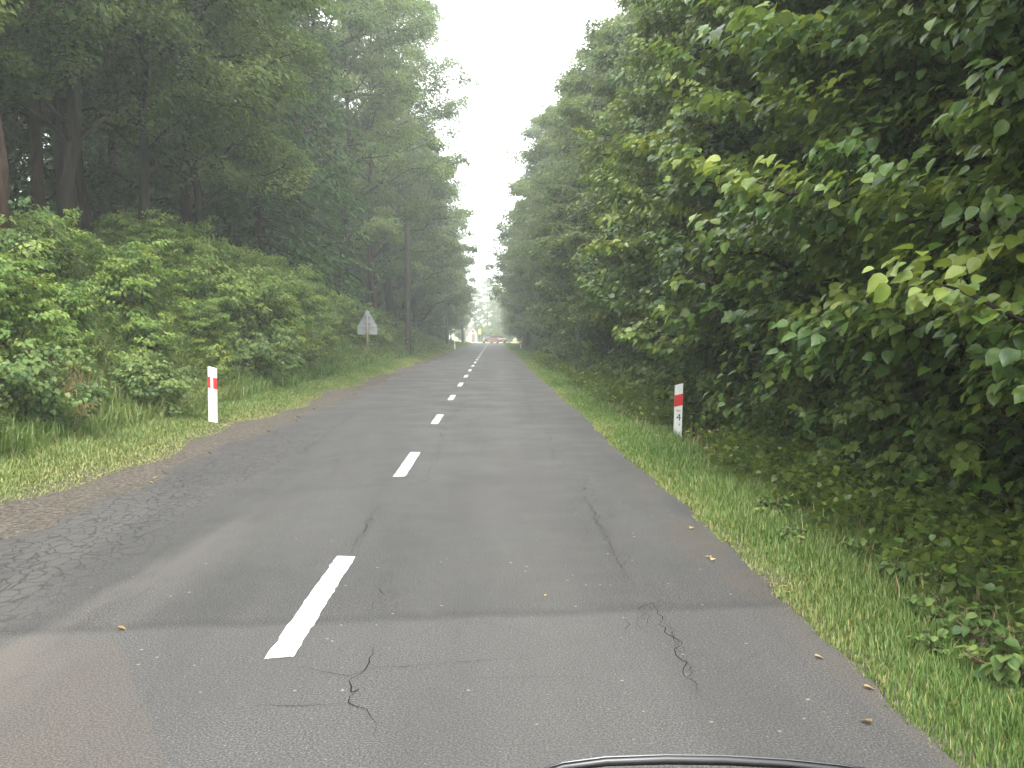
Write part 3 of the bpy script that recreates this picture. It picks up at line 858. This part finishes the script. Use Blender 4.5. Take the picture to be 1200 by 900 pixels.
for i_, (x, y, s) in enumerate(((-30, 201, 2.4), (-24, 203, 2.2), (-19, 206, 2.4), (-14.5, 208, 2.2), (-11.5, 213, 2.4), (-7, 217, 2.6), (-3, 213, 2.3), (.6, 210, 2.2), (-1, 222, 2.8), (9.5, 206, 2.2), (13, 203, 2.3), (17, 201, 2.4), (22, 203, 2.4), (28, 204, 2.4), (4, 232, 2.6))):
    place('sh_f', x, y, rng.uniform(0, 6.28), s, 'big hazy shrub behind the crossing road at the far end', 'shrub', 'hazy shrubs beyond the crossing road')
# --- shrubs on the left bank
sd_ = {'sh_a': ('bright green elder shrub', 'shrub'), 'sh_b': ('low dull green bramble bush', 'bush'), 'sh_c': ('upright bright green ash sapling', 'sapling'), 'sh_d': ('yellowish green dogwood shrub', 'shrub')}
foot = [(-6.0, 9.4, 'sh_b', 1.0), (-5.85, 11.6, 'sh_b', 1.1), (-6.2, 13.2, 'sh_a', .7), (-5.7, 15.2, 'sh_b', .95), (-6.3, 17, 'sh_a', .75), (-5.9, 19.6, 'sh_d', .7), (-5.8, 22.5, 'sh_b', 1.0),
        (-5.9, 25.5, 'sh_a', .8), (-5.9, 28.5, 'sh_d', .75), (-6.1, 31.5, 'sh_a', .75), (-6.6, 35, 'sh_a', .8), (-6.9, 38.5, 'sh_b', 1.0), (-6.3, 43, 'sh_a', .7), (-6.3, 48, 'sh_b', .9), (-6.4, 54, 'sh_d', .7), (-6.6, 60, 'sh_b', .9), (-6.6, 68, 'sh_b', 1.0), (-6.8, 77, 'sh_b', 1.0)]
mid = [(-7.3, 9.5, 'sh_a', .9), (-6.35, 12.2, 'sh_c', 1.0), (-7.5, 14.6, 'sh_b', 1.2), (-6.7, 17.3, 'sh_c', 1.1), (-7.6, 19.6, 'sh_a', .7), (-6.9, 22.3, 'sh_a', 1.0), (-6.7, 25, 'sh_a', 1.15), (-7.0, 28, 'sh_c', 1.0),
       (-6.9, 31, 'sh_a', 1.15), (-7.5, 34.5, 'sh_a', 1.1), (-7.7, 38, 'sh_c', .95), (-7.2, 42, 'sh_a', 1.0), (-7.4, 47, 'sh_a', .8), (-7.6, 53, 'sh_a', .8), (-7.9, 60, 'sh_a', .8), (-7.9, 68, 'sh_c', .8), (-8, 78, 'sh_a', .8)]
top = [(-9.2, 9, 'sh_a', .8), (-8.9, 12.2, 'sh_b', 1.0), (-8.8, 19.4, 'sh_b', .5), (-8.9, 22.5, 'sh_a', .6), (-8.4, 26, 'sh_c', .8), (-8.3, 29.5, 'sh_a', .9), (-8.4, 33.5, 'sh_a', .9), (-8.4, 38, 'sh_a', .9), (-8.6, 44, 'sh_c', .8), (-9, 50, 'sh_a', .8)]
mid2 = [(-8.0, 11, 'sh_d', .9), (-6.6, 14.6, 'sh_c', .75), (-7.8, 16.6, 'sh_a', .8), (-6.4, 20.6, 'sh_c', .75), (-7.9, 21.6, 'sh_c', .7), (-7.7, 24.4, 'sh_a', .9), (-6.3, 27, 'sh_c', .95), (-7.7, 30, 'sh_d', 1.1),
        (-6.9, 33, 'sh_c', 1.0), (-7.7, 36, 'sh_a', 1.0), (-7.4, 40.4, 'sh_a', .9), (-7.9, 44.5, 'sh_d', 1.1), (-7.0, 50, 'sh_c', .8), (-7.3, 57, 'sh_a', .8)]
for rowname, rowl in (('within the left bank thicket', mid2), ('at the foot of the left bank', foot), ('halfway up the left bank', mid), ('along the top of the left bank', top)):
    for i_, (x, y, k_, s) in enumerate(rowl):
        d_, cat = sd_[k_]
        if y < 21: s *= .80
        place(k_, x, y, rng.uniform(0, 6.28), s, f"{d_} {rowname}, {ORD[i_]} of its row", cat, 'shrubs on the left bank', dz=-.05)
# --- shade shrubs under the right row
y = 3.2; i_ = 0
while y < 60:
    k_ = ['sh_e', 'sh_f', 'sh_e', 'sh_f'][i_ % 4]
    nm = {'sh_e': ('maple sapling with lobed leaves', 'sapling'), 'sh_b': ('low shaded bramble bush', 'bush'), 'sh_f': ('shaded dark green shrub', 'shrub')}[k_]
    place(k_, 3.75 + rng.uniform(-.15, .35) + (.3 if y < 7 else 0), y, rng.uniform(0, 6.28), rng.uniform(.75, 1.05), f"{nm[0]} at the back of the right verge, {ORD[i_]} from the camera", nm[1], 'shrubs under the right trees')
    y += rng.uniform(1.0, 1.6) * (1 + y / 25); i_ += 1

# ------------------------------------------------------------------ grass and undergrowth (stuff)
rg = np.random.default_rng(77)
def blades(name, x, y, hh, wd, tint, mat, bend=.5, kind='stuff', z=None):
    n_ = len(x)
    z = height(x, y) if z is None else z
    az = rg.uniform(0, 6.28, n_); d = np.stack([np.cos(az), np.sin(az), np.zeros(n_)], -1)
    s = np.stack([-np.sin(az), np.cos(az), np.zeros(n_)], -1)
    b0 = np.stack([x, y, z - .01], -1)
    bd = (bend * rg.uniform(.2, 1.3, n_) * hh)[:, None]
    up = np.array([0, 0, 1.0])
    m_ = b0 + up * (hh * .55)[:, None] + d * bd * .3
    t_ = b0 + up * (hh * rg.uniform(.75, 1, n_))[:, None] + d * bd
    wv = s * wd[:, None] / 2
    V = np.stack([b0 - wv, b0 + wv, m_ - wv * .8, m_ + wv * .8, t_], 1)
    Fc = np.array([(0, 1, 3), (0, 3, 2), (2, 3, 4)])[None] + (np.arange(n_) * 5)[:, None, None]
    mb = MB(); mb.add(V.reshape(-1, 3), Fc.reshape(-1, 3), 0, np.repeat(tint, 5))
    o = mb.build(name, mat)
    return o
def along(n_, y0, y1):  # density ~ 1/y
    return y0 * (y1 / y0) ** rg.random(n_)
# right verge
n_ = 200000
y = along(n_, 2.2, 184)
u = rg.random(n_) ** 1.1
wdt = 1.18 + .45 * sm((9 - y) / 5) + .35 * sm((y - 12) / 40) + .25 * wob(y * 3, y)
x = right_edge(y) - .03 + .13 * np.abs(wob(y * 9, y * 5)) * (rg.random(n_) < .85) + u * wdt
patch = wob(x * 4, y * 3) + .5 * wob(x * 13 + 5, y * 11)
tuft = .75 + .6 * np.clip(patch, -.6, 1.0)
hh = (.05 + .16 * u ** .8) * rg.uniform(.5, 1.5, n_) * tuft * (1 + .25 * (y > 30))
tint = np.clip(.38 + .28 * (1 - u) ** 6 + .30 * wob(x * 2.3 + 9, y * 1.7) + rg.normal(0, .13, n_), 0, 1)
tint = np.where(rg.random(n_) < .05, .95, tint)
blades('grass', x, y, hh, .0016 + .0010 * y, tint, M['grass'], .45)
g1 = bpy.context.scene.objects['grass']; tag(g1, 'short green grass along the right verge', 'grass', kind='stuff')
# left verge
n_ = 150000
y = along(n_, 5, 184)
u = rg.random(n_)
gl = grass_left(y)
wdt = 1.5 + .5 * wob(y, y * 2)
x = gl - .02 - u * wdt
patch = wob(x * 4, y * 3)
hh = (.03 + .22 * u ** 1.3) * rg.uniform(.5, 1.5, n_) * (.8 + .5 * np.clip(patch, -.6, 1))
tint = np.clip(.50 + .25 * (1 - u) ** 3 + .30 * wob(x * 2.3 + 4, y * 1.7) + rg.normal(0, .12, n_), 0, 1)
tint = np.where(rg.random(n_) < .07, .97, tint)
g2 = blades('grass', x, y, hh, .004 + .0011 * y ** .95, tint, M['grass'], .7)
tag(g2, 'yellow green grass along the left verge', 'grass', kind='stuff')
# tall weedy grass on the bank
n_ = 60000
y = along(n_, 7, 150); x = -5.2 - rg.random(n_) ** 1.3 * 5.5
g3 = blades('tall_grass', x, y, rg.uniform(.15, .5, n_), .006 + .0011 * y, np.clip(.45 + .4 * wob(x * 2, y) + rg.normal(0, .15, n_), 0, 1), M['grass'], .6)
tag(g3, 'taller weedy grass growing between shrubs on the left bank', 'grass', kind='stuff')
# dry tufts: countable
for i_, (px_, yy, hgt_, cnt_, lab) in enumerate(((88, 12.6, .95, 260, 'tall straw coloured dry grass tuft at the foot of the left bank'),
                                               (62, 19.5, .55, 320, 'reddish dry grass patch high on the left bank under the trunks'),
                                               (285, 24, .5, 180, 'small dry grass tuft behind the left marker post'))):
    x0 = (px_ - 578) / 1090 * yy
    x = x0 + rg.normal(0, .16, cnt_); y = yy + rg.normal(0, .2, cnt_)
    o = blades('dry_grass_tuft', x - x0, y - yy, hgt_ * rg.uniform(.5, 1.1, cnt_), np.full(cnt_, .011), rg.random(cnt_), M['straw'], .25,
               z=height(x, y) - float(height(x0, yy)))
    o.location = (x0, yy, float(height(x0, yy)))
    tag(o, lab, 'grass tuft', 'dry grass tufts on the left')
# low leafy undergrowth
def undergrowth(name, n_c, xf, y0, y1, per, size, tmpl, mat, hmax, lab):
    y = along(n_c, y0, y1); x = xf(rg.random(n_c), y)
    if xf(0.0, 5.0) > 0:
        keep = ~((x > 2.3) & (x < 3.5) & (y > 11.6) & (y < 14.9)) & ~((x < 4.4) & (y > 58) & (y < 105)) & ~((x < 3.1) & (y < 7) & (rg.random(n_c) < .7))
        x, y = x[keep], y[keep]; n_c = len(x)
    hz = height(x, y) + hmax * rg.uniform(.15, 1, n_c) * (.6 + .5 * np.clip(wob(x * 3, y * 2) + .4, 0, 1.4))
    mb = MB()
    sc_ = 1 + np.clip(y - 15, 0, 200) * .012
    cents = np.stack([x, y, hz], -1)
    per_c = per
    # size grows slightly with distance in bands
    for lo, hi in ((0, 20), (20, 45), (45, 400)):
        k_ = (y >= lo) & (y < hi)
        if k_.any():
            f_ = {0: 1.0, 20: 1.35, 45: 2.0}[lo]
            cluster_leaves(mb, rg, cents[k_], rg.uniform(.16, .34, k_.sum()) * f_, per_c, size * f_, tmpl, (0, 0), .5)
    o = mb.build(name, mat)
    tag(o, lab, 'undergrowth', kind='stuff')
    return o

undergrowth('undergrowth', 3400, lambda u, y: -5.45 - u * 4.6, 7, 120, 16, .065, T_OVATE, M['bramble'], .5, 'low leafy undergrowth covering the left bank')
undergrowth('undergrowth', 5200, lambda u, y: 2.6 + u ** 1.2 * 3.0, 2.6, 110, 13, .062, T_OVATE, M['maple'], .55, 'low shaded undergrowth under the right trees')
undergrowth('forest_ferns', 1500, lambda u, y: -9.5 - u * 26, 8, 90, 14, .16, T_SIMPLE, M['oak'], .45, 'dim low plants on the forest floor behind the left bank')
n_ = 1500
y = along(n_, 2.6, 24); x = 2.3 + rg.random(n_) ** .8 * 1.6
g4 = blades('dry_stalks', x, y, rg.uniform(.15, .42, n_), .0022 + .0004 * y, rg.random(n_), M['straw'], .55)
tag(g4, 'thin dry grass stalks scattered through the right verge', 'grass', kind='stuff')
# broad leaved weeds standing in the right grass
wd_ = shrub('broadleaf_weed', 61, .27, .22, .055, 9, T_OVATE, M['bramble'], 6, 3, .3, .25)
P['weed'] = wd_
for i_, (px_, py_, s) in enumerate(((1150, 770, 1.0), (1090, 745, .8), (1185, 830, 1.1), (905, 618, .9), (930, 650, .6), (1180, 700, 1.1), (1010, 660, .8), (1110, 700, .7), (960, 600, .8), (1060, 690, .9), (1140, 730, .7), (1085, 790, .5), (1165, 810, .7))):
    q_ = pix(px_, py_, None, -.12)
    place('weed', q_.x, q_.y, i_ * 1.3, s, f"broad leaved weed in right verge grass, {['at the lower right corner', 'beside the low corner weeds', 'rightmost and lowest', 'pale one close to the asphalt', 'tiny one next to the pale weed', 'under the dark foliage at the frame edge', 'in front of the maple sapling', 'between grass and bramble', 'farthest of the near weeds', 'just right of the pale undergrowth gap', 'second from the right frame edge', 'lone small one in open grass', 'close to the bottom corner clump'][i_]}", 'weed', 'weeds in the right verge')

# ------------------------------------------------------------------ hard-surface helpers
def bobj(name, mat, parent, fn, bevel=0.0, smooth=False):
    bm = bmesh.new(); fn(bm)
    if bevel > 0:
        bmesh.ops.bevel(bm, geom=[e for e in bm.edges], offset=bevel, segments=2, affect='EDGES', clamp_overlap=True)
    bmesh.ops.recalc_face_normals(bm, faces=bm.faces)
    me = bpy.data.meshes.new(name); bm.to_mesh(me); bm.free()
    me.materials.append(mat)
    if smooth:
        for p_ in me.polygons: p_.use_smooth = True
    o = bpy.data.objects.new(name, me); C.objects.link(o)
    if parent is not None: o.parent = parent
    return o
def box(bm, c, s, rot=None):
    r = bmesh.ops.create_cube(bm, size=1)
    for v_ in r['verts']:
        v_.co = Vector((v_.co.x * s[0], v_.co.y * s[1], v_.co.z * s[2]))
        if rot is not None: v_.co.rotate(rot)
        v_.co += Vector(c)
    return r['verts']
def prism(bm, pts, y0, y1, axis='y'):
    a = [bm.verts.new((p_[0], y0, p_[1]) if axis == 'y' else (y0, p_[0], p_[1])) for p_ in pts]
    b_ = [bm.verts.new((p_[0], y1, p_[1]) if axis == 'y' else (y1, p_[0], p_[1])) for p_ in pts]
    bm.faces.new(a); bm.faces.new(b_[::-1])
    for i_ in range(len(pts)):
        j = (i_ + 1) % len(pts)
        bm.faces.new((a[i_], a[j], b_[j], b_[i_]))
def text(body, size, loc, parent, mat, name='lettering'):
    cu = bpy.data.curves.new(name, 'FONT'); cu.body = body; cu.size = size; cu.extrude = .0006
    cu.align_x = 'CENTER'
    o = bpy.data.objects.new(name, cu); C.objects.link(o)
    dg = bpy.context.evaluated_depsgraph_get(); dg.update()
    me = bpy.data.meshes.new_from_object(o.evaluated_get(dg))
    bpy.data.objects.remove(o)
    me.materials.clear(); me.materials.append(mat)
    o = bpy.data.objects.new(name, me); C.objects.link(o)
    o.location = loc; o.rotation_euler = (math.pi / 2, 0, 0); o.parent = parent
    return o

# ------------------------------------------------------------------ roadside marker posts
def marker_post(loc, h, wdt, slope, split, lab, rz=0, tilt=(0, 0)):
    root = empty('marker_post', loc, rz); root.rotation_euler = (tilt[0], tilt[1], rz)
    a = wdt / 2; d = .045
    # body: trapezoid-like hollow profile, slanted top
    sec = [(-a, -d), (a, -d), (a * .95, d * .4), (a * .45, d), (-a * .45, d), (-a * .95, d * .4)]
    def body(bm):
        def zt(x): return h + slope * x
        lo = [bm.verts.new((x, y_, -.25)) for x, y_ in sec]; hi = [bm.verts.new((x, y_, zt(x))) for x, y_ in sec]
        bm.faces.new(lo[::-1]); bm.faces.new(hi)
        for i_ in range(6):
            j = (i_ + 1) % 6; bm.faces.new((lo[i_], lo[j], hi[j], hi[i_]))
    bobj('post_body', M['white'], root, body, .004)
    z1, z0 = h - .155, h - .335
    if split:
        spans = [(-a - .003, -a * .38), (a * .22, a + .003)]
    else:
        spans = [(-a - .003, a + .003)]
    for s0, s1 in spans:
        def band(bm, s0=s0, s1=s1):
            off = slope * .0
            pts = [(s0, z0 + slope * s0 * .8), (s1, z0 + slope * s1 * .8), (s1, z1 + slope * s1 * .8), (s0, z1 + slope * s0 * .8)]
            prism(bm, pts, -d - .006, -d + .05)
        bobj('red_reflector', M['red'], root, band, .002)
    if split:
        bobj('white_reflector', M['reflect'], root, lambda bm: box(bm, (-a * .08, -d - .003, (z0 + z1) / 2), (a * .5, .006, .15)), .001)
    tag(root, lab, 'marker post', 'roadside marker posts')
    return root
q = pix(250.5, 497, 15.2)
lp_ = marker_post((q.x, q.y, float(height(q.x, q.y))), q.z + .92 - float(height(q.x, q.y)), .14, -.28, True, 'white marker post with split red band on the left grass verge')
q = pix(793.5, 511, 14.6)
rp = marker_post((q.x, q.y, float(height(q.x, q.y))), .88, .125, .30, False, 'white marker post with red band and black number 4 on the right verge', tilt=(0, R(1.2)))
d0 = -.045 - .0015
text('km', .05, (0, d0, .455), rp, M['black'])
text('4', .155, (.004, d0, .315), rp, M['black'])
text('6', .05, (.018, d0, .235), rp, M['black'])
lf = marker_post((pix(533, 407, 100).x, 100, float(height(-4.1, 100))), .95, .13, -.2, True, 'tiny distant white marker post on the left verge')
rf = marker_post((2.95, 100, float(height(2.95, 100))), 1.02, .13, .2, False, 'tiny distant white marker post on the right verge near the dark trunk')

# ------------------------------------------------------------------ warning sign seen from behind
sy = 41.0; sx = pix(431, 430, sy).x
sg = empty('road_sign', (sx, sy, float(height(sx, sy))), R(-4))
tag(sg, 'back of a grey triangular road sign with a plate below on a rusty post', 'road sign')
zb = pix(431, 384, sy).z - sg.location.z
def rtri(bm):
    s_ = .46; pts = []
    cs = [(-s_, 0), (s_, 0), (0, s_ * 1.80)]
    c0 = Vector((0, s_ * .6))
    for cx_, cz_ in cs:
        v0 = Vector((cx_, cz_)); dirc = (v0 - c0).normalized(); cc = v0 - dirc * .07
        ang = math.atan2(dirc.y, dirc.x)
        for a_ in (-.9, -.3, .3, .9): pts.append((cc.x + .035 * math.cos(ang + a_), zb + cc.y + .035 * math.sin(ang + a_)))
    prism(bm, pts, -.006, .006)
bobj('triangle_plate', M['sign_grey'], sg, rtri, .003)
bobj('lower_plate', M['sign_grey'], sg, lambda bm: box(bm, (0, 0, zb - .16), (.88, .012, .27)), .003)
bobj('sign_post', M['rust'], sg, lambda bm: bmesh.ops.create_cone(bm, cap_ends=True, segments=14, radius1=.032, radius2=.032, depth=zb + .9, matrix=Matrix.Translation((0, -.042, (zb + .9) / 2 - .3))), 0, True)
for z_ in (zb + .18, zb + .45, zb - .08, zb - .22):
    bobj('clamp', M['rust'], sg, lambda bm, z_=z_: box(bm, (0, -.03, z_), (.30 if z_ > zb else .24, .05, .035)), .004)

# ------------------------------------------------------------------ utility poles and wires
def utility_pole(x, y, Hh, lab):
    g = float(height(x, y))
    root = empty('utility_pole', (x, y, g))
    t_ = MB(); zz = np.linspace(-.5, Hh, 6); t_.add(*tube(np.stack([zz * 0, zz * 0, zz], -1), np.linspace(.2, .14, 6), 12)); t_.build('pole', M['pole'], root, smooth=True)
    bobj('crossarm', M['pole'], root, lambda bm: box(bm, (0, -.15, Hh - .35), (1.5, .1, .12)), .01)
    tips = []
    for ox in (-.68, -.25, .25, .68):
        ins = MB(); zz = np.array([0, .04, .05, .1, .11, .17, .2]); rr_ = np.array([.02, .02, .045, .045, .03, .03, .015])
        ins.add(*tube(np.stack([zz * 0 + ox, zz * 0 - .15, zz + Hh - .29], -1), rr_, 8)); ins.build('insulator', M['ceramic'], root, smooth=True)
        tips.append(Vector((x + ox, y - .15, g + Hh - .1)))
    tag(root, lab, 'utility pole', 'wooden utility poles on the left')
    return tips
h60 = float(height(-5.45, 59))
tips = [utility_pole(-9.4, 6, 8.0, 'nearest wooden utility pole on the left bank, outside the left edge'),
        utility_pole(pix(478, 393, 59).x, 59, pix(478, 246, 59).z - h60, 'brown wooden utility pole with crossarm in front of the left trees'),
        utility_pole(pix(524, 393, 110).x, 110, 8.5, 'middle distant utility pole almost lost against the left trees'),
        utility_pole(pix(542, 393, 160).x, 160, 9.0, 'farthest thin utility pole on the left beyond the marker post')]
k_i = 0
for a, b_ in zip(tips[:-1], tips[1:]):
    for j in range(4):
        p0, p1 = a[j], b_[j]
        t = np.linspace(0, 1, 26)
        path = np.array(p0)[None] * (1 - t[:, None]) + np.array(p1)[None] * t[:, None]
        path[:, 2] -= 4 * t * (1 - t) * .55
        wmb = MB(); wmb.add(*tube(path, .009, 5)); o = wmb.build('power_line', M['wire'], smooth=True)
        span = ['nearest', 'middle', 'farthest'][k_i // 4]; k_i += 1
        tag(o, f"thin power line over the left bank, {span} span, {['leftmost', 'second from left', 'third from left', 'rightmost'][j]} wire", 'power line', 'power lines on the left')

# ------------------------------------------------------------------ stump by the right verge
q = pix(631, 414, 72)
st_ = MB(); zz = np.array([-.2, 0, .2, .45, .62, .68])
st_.add(*tube(np.stack([zz * .05, zz * 0, zz], -1), np.array([.2, .17, .14, .14, .15, .1]), 9))
o = st_.build('tree_stump', M['bark'], smooth=True, loc=(q.x, q.y, float(height(q.x, q.y))))
tag(o, 'small dark upright stump in the grass on the right before the far marker post', 'stump')

# ------------------------------------------------------------------ cars
def car(paint, loc, rz, lab):
    root = empty('car', loc, rz)
    # faces -Y (towards the camera) when rz = 0 ; profile in (y,z)
    def body(bm):
        prof = [(-2.08, .42), (-2.12, .62), (-2.0, .80), (-1.1, .95), (-.95, .98), (1.55, 1.0), (1.95, .97), (2.05, .75), (2.05, .38), (1.7, .25), (-1.8, .25)]
        prism(bm, prof, -.86, .86, 'x')
    bobj('body', paint, root, body, .05)
    def cab(bm):
        lo = [(-.98, .975), (1.75, .98)]; hi = [(-.25, 1.42), (1.15, 1.43)]
        v_ = []
        for y_, z_, xw_ in ((-.98, .97, .78), (1.75, .97, .78), (1.2, 1.42, .6), (-.3, 1.42, .6)):
            v_.append((bm.verts.new((-xw_, y_, z_)), bm.verts.new((xw_, y_, z_))))
        bm.faces.new([a_[0] for a_ in v_]); bm.faces.new([a_[1] for a_ in v_][::-1])
        for i_ in range(4):
            j = (i_ + 1) % 4; bm.faces.new((v_[i_][0], v_[i_][1], v_[j][1], v_[j][0]))
    bobj('windows', M['glass'], root, cab, .03)
    bobj('roof', paint, root, lambda bm: box(bm, (0, .45, 1.435), (1.16, 1.5, .05)), .02)
    for sx_ in (-1, 1):
        for y_ in (-1.3, 1.3):
            for nm_, rr_, wd2, mt in (('tyre', .32, .2, 'tyre'), ('rim', .2, .215, 'rim')):
                mtx = Matrix.Translation((sx_ * .78, y_, .32)) @ Matrix.Rotation(math.pi / 2, 4, 'Y')
                if nm_ == 'tyre':
                    wh = bobj('wheel', M[mt], root, lambda bm: bmesh.ops.create_cone(bm, cap_ends=True, segments=20, radius1=rr_, radius2=rr_, depth=wd2, matrix=mtx), 0)
                else:
                    bobj('rim', M[mt], wh, lambda bm: bmesh.ops.create_cone(bm, cap_ends=True, segments=16, radius1=rr_, radius2=rr_, depth=wd2, matrix=mtx), 0)
        bobj('headlight', M['lamp'], root, lambda bm: box(bm, (sx_ * .62, -2.07, .70), (.34, .08, .16)), .02)
        bobj('tail_light', M['tail'], root, lambda bm: box(bm, (sx_ * .68, 2.03, .80), (.26, .06, .2)), .02)
        bobj('mirror', paint, root, lambda bm: box(bm, (sx_ * .95, -.75, 1.02), (.18, .1, .13)), .02)
    for y_ in (-2.13, 2.07):
        bobj('number_plate', M['plate'], root, lambda bm: box(bm, (0, y_, .5), (.5, .02, .11)), .003)
    tag(root, lab, 'car')
    return root
q = pix(583, 402, 178)
car(M['car_red'], (q.x, 178, .003), R(28), 'small red car at the far end of the road')
q = pix(573.5, 402, 181)
car(M['car_dark'], (q.x - .3, 182.5, .003), R(186), 'small dark car left of the red car at the far end')

# ------------------------------------------------------------------ far house and yellow board
hx, hy = pix(554, 395, 202).x, 202
hs_ = empty('house', (hx, hy, 0), R(10))
def walls(bm):
    prism(bm, [(-1.0, -.2), (1.0, -.2), (1.0, 2.0), (0, 3.3), (-1.0, 2.0)], 0, 4)
bobj('wall', M['render_wall'], hs_, walls)
def roofp(bm):
    for s_ in (-1, 1):
        prism(bm, [(0, 3.32), (0, 3.44), (s_ * 1.2, 1.86), (s_ * 1.2, 1.74)], -.15, 4.15)
bobj('roof', M['roof'], hs_, roofp)
bobj('door', M['roof'], hs_, lambda bm: box(bm, (.1, -.02, .9), (.7, .06, 1.8)))
bobj('window', M['glass'], hs_, lambda bm: box(bm, (0, -.02, 2.35), (.4, .06, .4)))
tag(hs_, 'small white gabled building in haze left of the junction', 'building')
q = pix(562, 400, 196)
yb = empty('roadside_board', (q.x, 196, float(height(q.x, 196))))
bobj('board', M['yellow_board'], yb, lambda bm: box(bm, (0, 0, 2.3), (.6, .05, 1.1)), .01)
for sx_ in (-.22, .22):
    bobj('post', M['sign_grey'], yb, lambda bm: bmesh.ops.create_cone(bm, cap_ends=True, segments=10, radius1=.04, radius2=.04, depth=3.2, matrix=Matrix.Translation((sx_, .06, 1.4))))
tag(yb, 'plain yellow board on two posts beside the crossing road', 'sign')

# ------------------------------------------------------------------ fallen leaves on the asphalt
for i_, (px_, py_) in enumerate(((138, 738), (925, 697), (811, 620), (1013, 808), (833, 655), (184, 561), (175, 566), (921, 690), (836, 657), (955, 772), (1021, 850), (640, 700), (597, 662))):
    q = pix(px_, py_, None, .0)
    mb_ = MB(); leaves(mb_, np.zeros((1, 3)), np.array([[.15, .1, 1.0]]), np.array([[math.cos(i_ * 2.1), math.sin(i_ * 2.1), 0]]), np.array([.045 if i_ not in (11, 12) else .02]), T_OVATE, np.array([(i_ % 5) / 4]))
    gz = max(0.0, float(height(q.x, q.y)) if (q.x > 1.7 or q.x < -3.6) else 0.0)
    o = mb_.build('fallen_leaf', M['fallen'], loc=(q.x, q.y, gz + .016))
    tag(o, 'small yellow brown fallen leaf lying on the roadway', 'leaf', 'fallen leaves on the road')

# ------------------------------------------------------------------ the front of the car the picture is taken from
own = empty('own_car', (0, 0, 0))
def bonnet(bm):
    xs_ = np.linspace(-.72, .72, 17); rows = []
    for y_, z_ in ((.55, 1.13), (.8, 1.06), (1.0, .96), (1.3, .80), (1.6, .62), (1.75, .45), (1.78, .3)):
        rows.append([bm.verts.new((x_, y_ - .18 * (x_ / .72) ** 2, z_ - .10 * (x_ / .72) ** 2)) for x_ in xs_])
    for a_, b_ in zip(rows[:-1], rows[1:]):
        for i_ in range(16): bm.faces.new((a_[i_], a_[i_ + 1], b_[i_ + 1], b_[i_]))
    bmesh.ops.solidify(bm, geom=list(bm.faces), thickness=.02)
bobj('bonnet', M['car_own'], own, bonnet, 0, True)
def wp(px_, py_, d_): v_ = pix(px_, py_, d_); return (v_.x, v_.y, v_.z)
wpts = [wp(590, 924, .86), wp(625, 910, .86), wp(660, 899, .86), wp(710, 892.5, .86), wp(780, 890, .86), wp(850, 891, .86), wp(920, 895, .86), wp(980, 901, .86), wp(1040, 910, .86), wp(1100, 922, .86)]
wm = MB(); wm.add(*tube(wpts, [.002, .003, .004, .0045, .005, .005, .0045, .004, .003, .002], 8)); wi = wm.build('wiper', M['rubber'], own, smooth=True)
em = MB(); em.add(*tube([(a_, b_ - .001, c_ + .0048) for a_, b_, c_ in wpts[1:-1]], .001, 6)); em.build('wiper_highlight', M['sheen_edge'], wi, smooth=True)
tag(own, 'dark front of the car in the foreground with a thin curved wiper at the bottom', 'car')

# ------------------------------------------------------------------ haze
def hz(bm): box(bm, (0, 300, 21.5), (1230, 830, 47))
hb_ = bobj('haze', M['white'], None, hz)
m, n, out = new_mat('haze_air')
pv = N_(n, 'ShaderNodeVolumePrincipled')
pv.inputs['Color'].default_value = (.93, .99, .97, 1)
pv.inputs['Density'].default_value = .0021
pv.inputs['Anisotropy'].default_value = .2
n.links.new(pv.outputs[0], out.inputs['Volume'])
hb_.data.materials.clear(); hb_.data.materials.append(m)
tag(hb_, kind='stuff')

# remove prototypes never placed
for k_, o in P.items():
    if k_ not in used:
        for ch in list(o.children): bpy.data.objects.remove(ch)
        bpy.data.objects.remove(o)
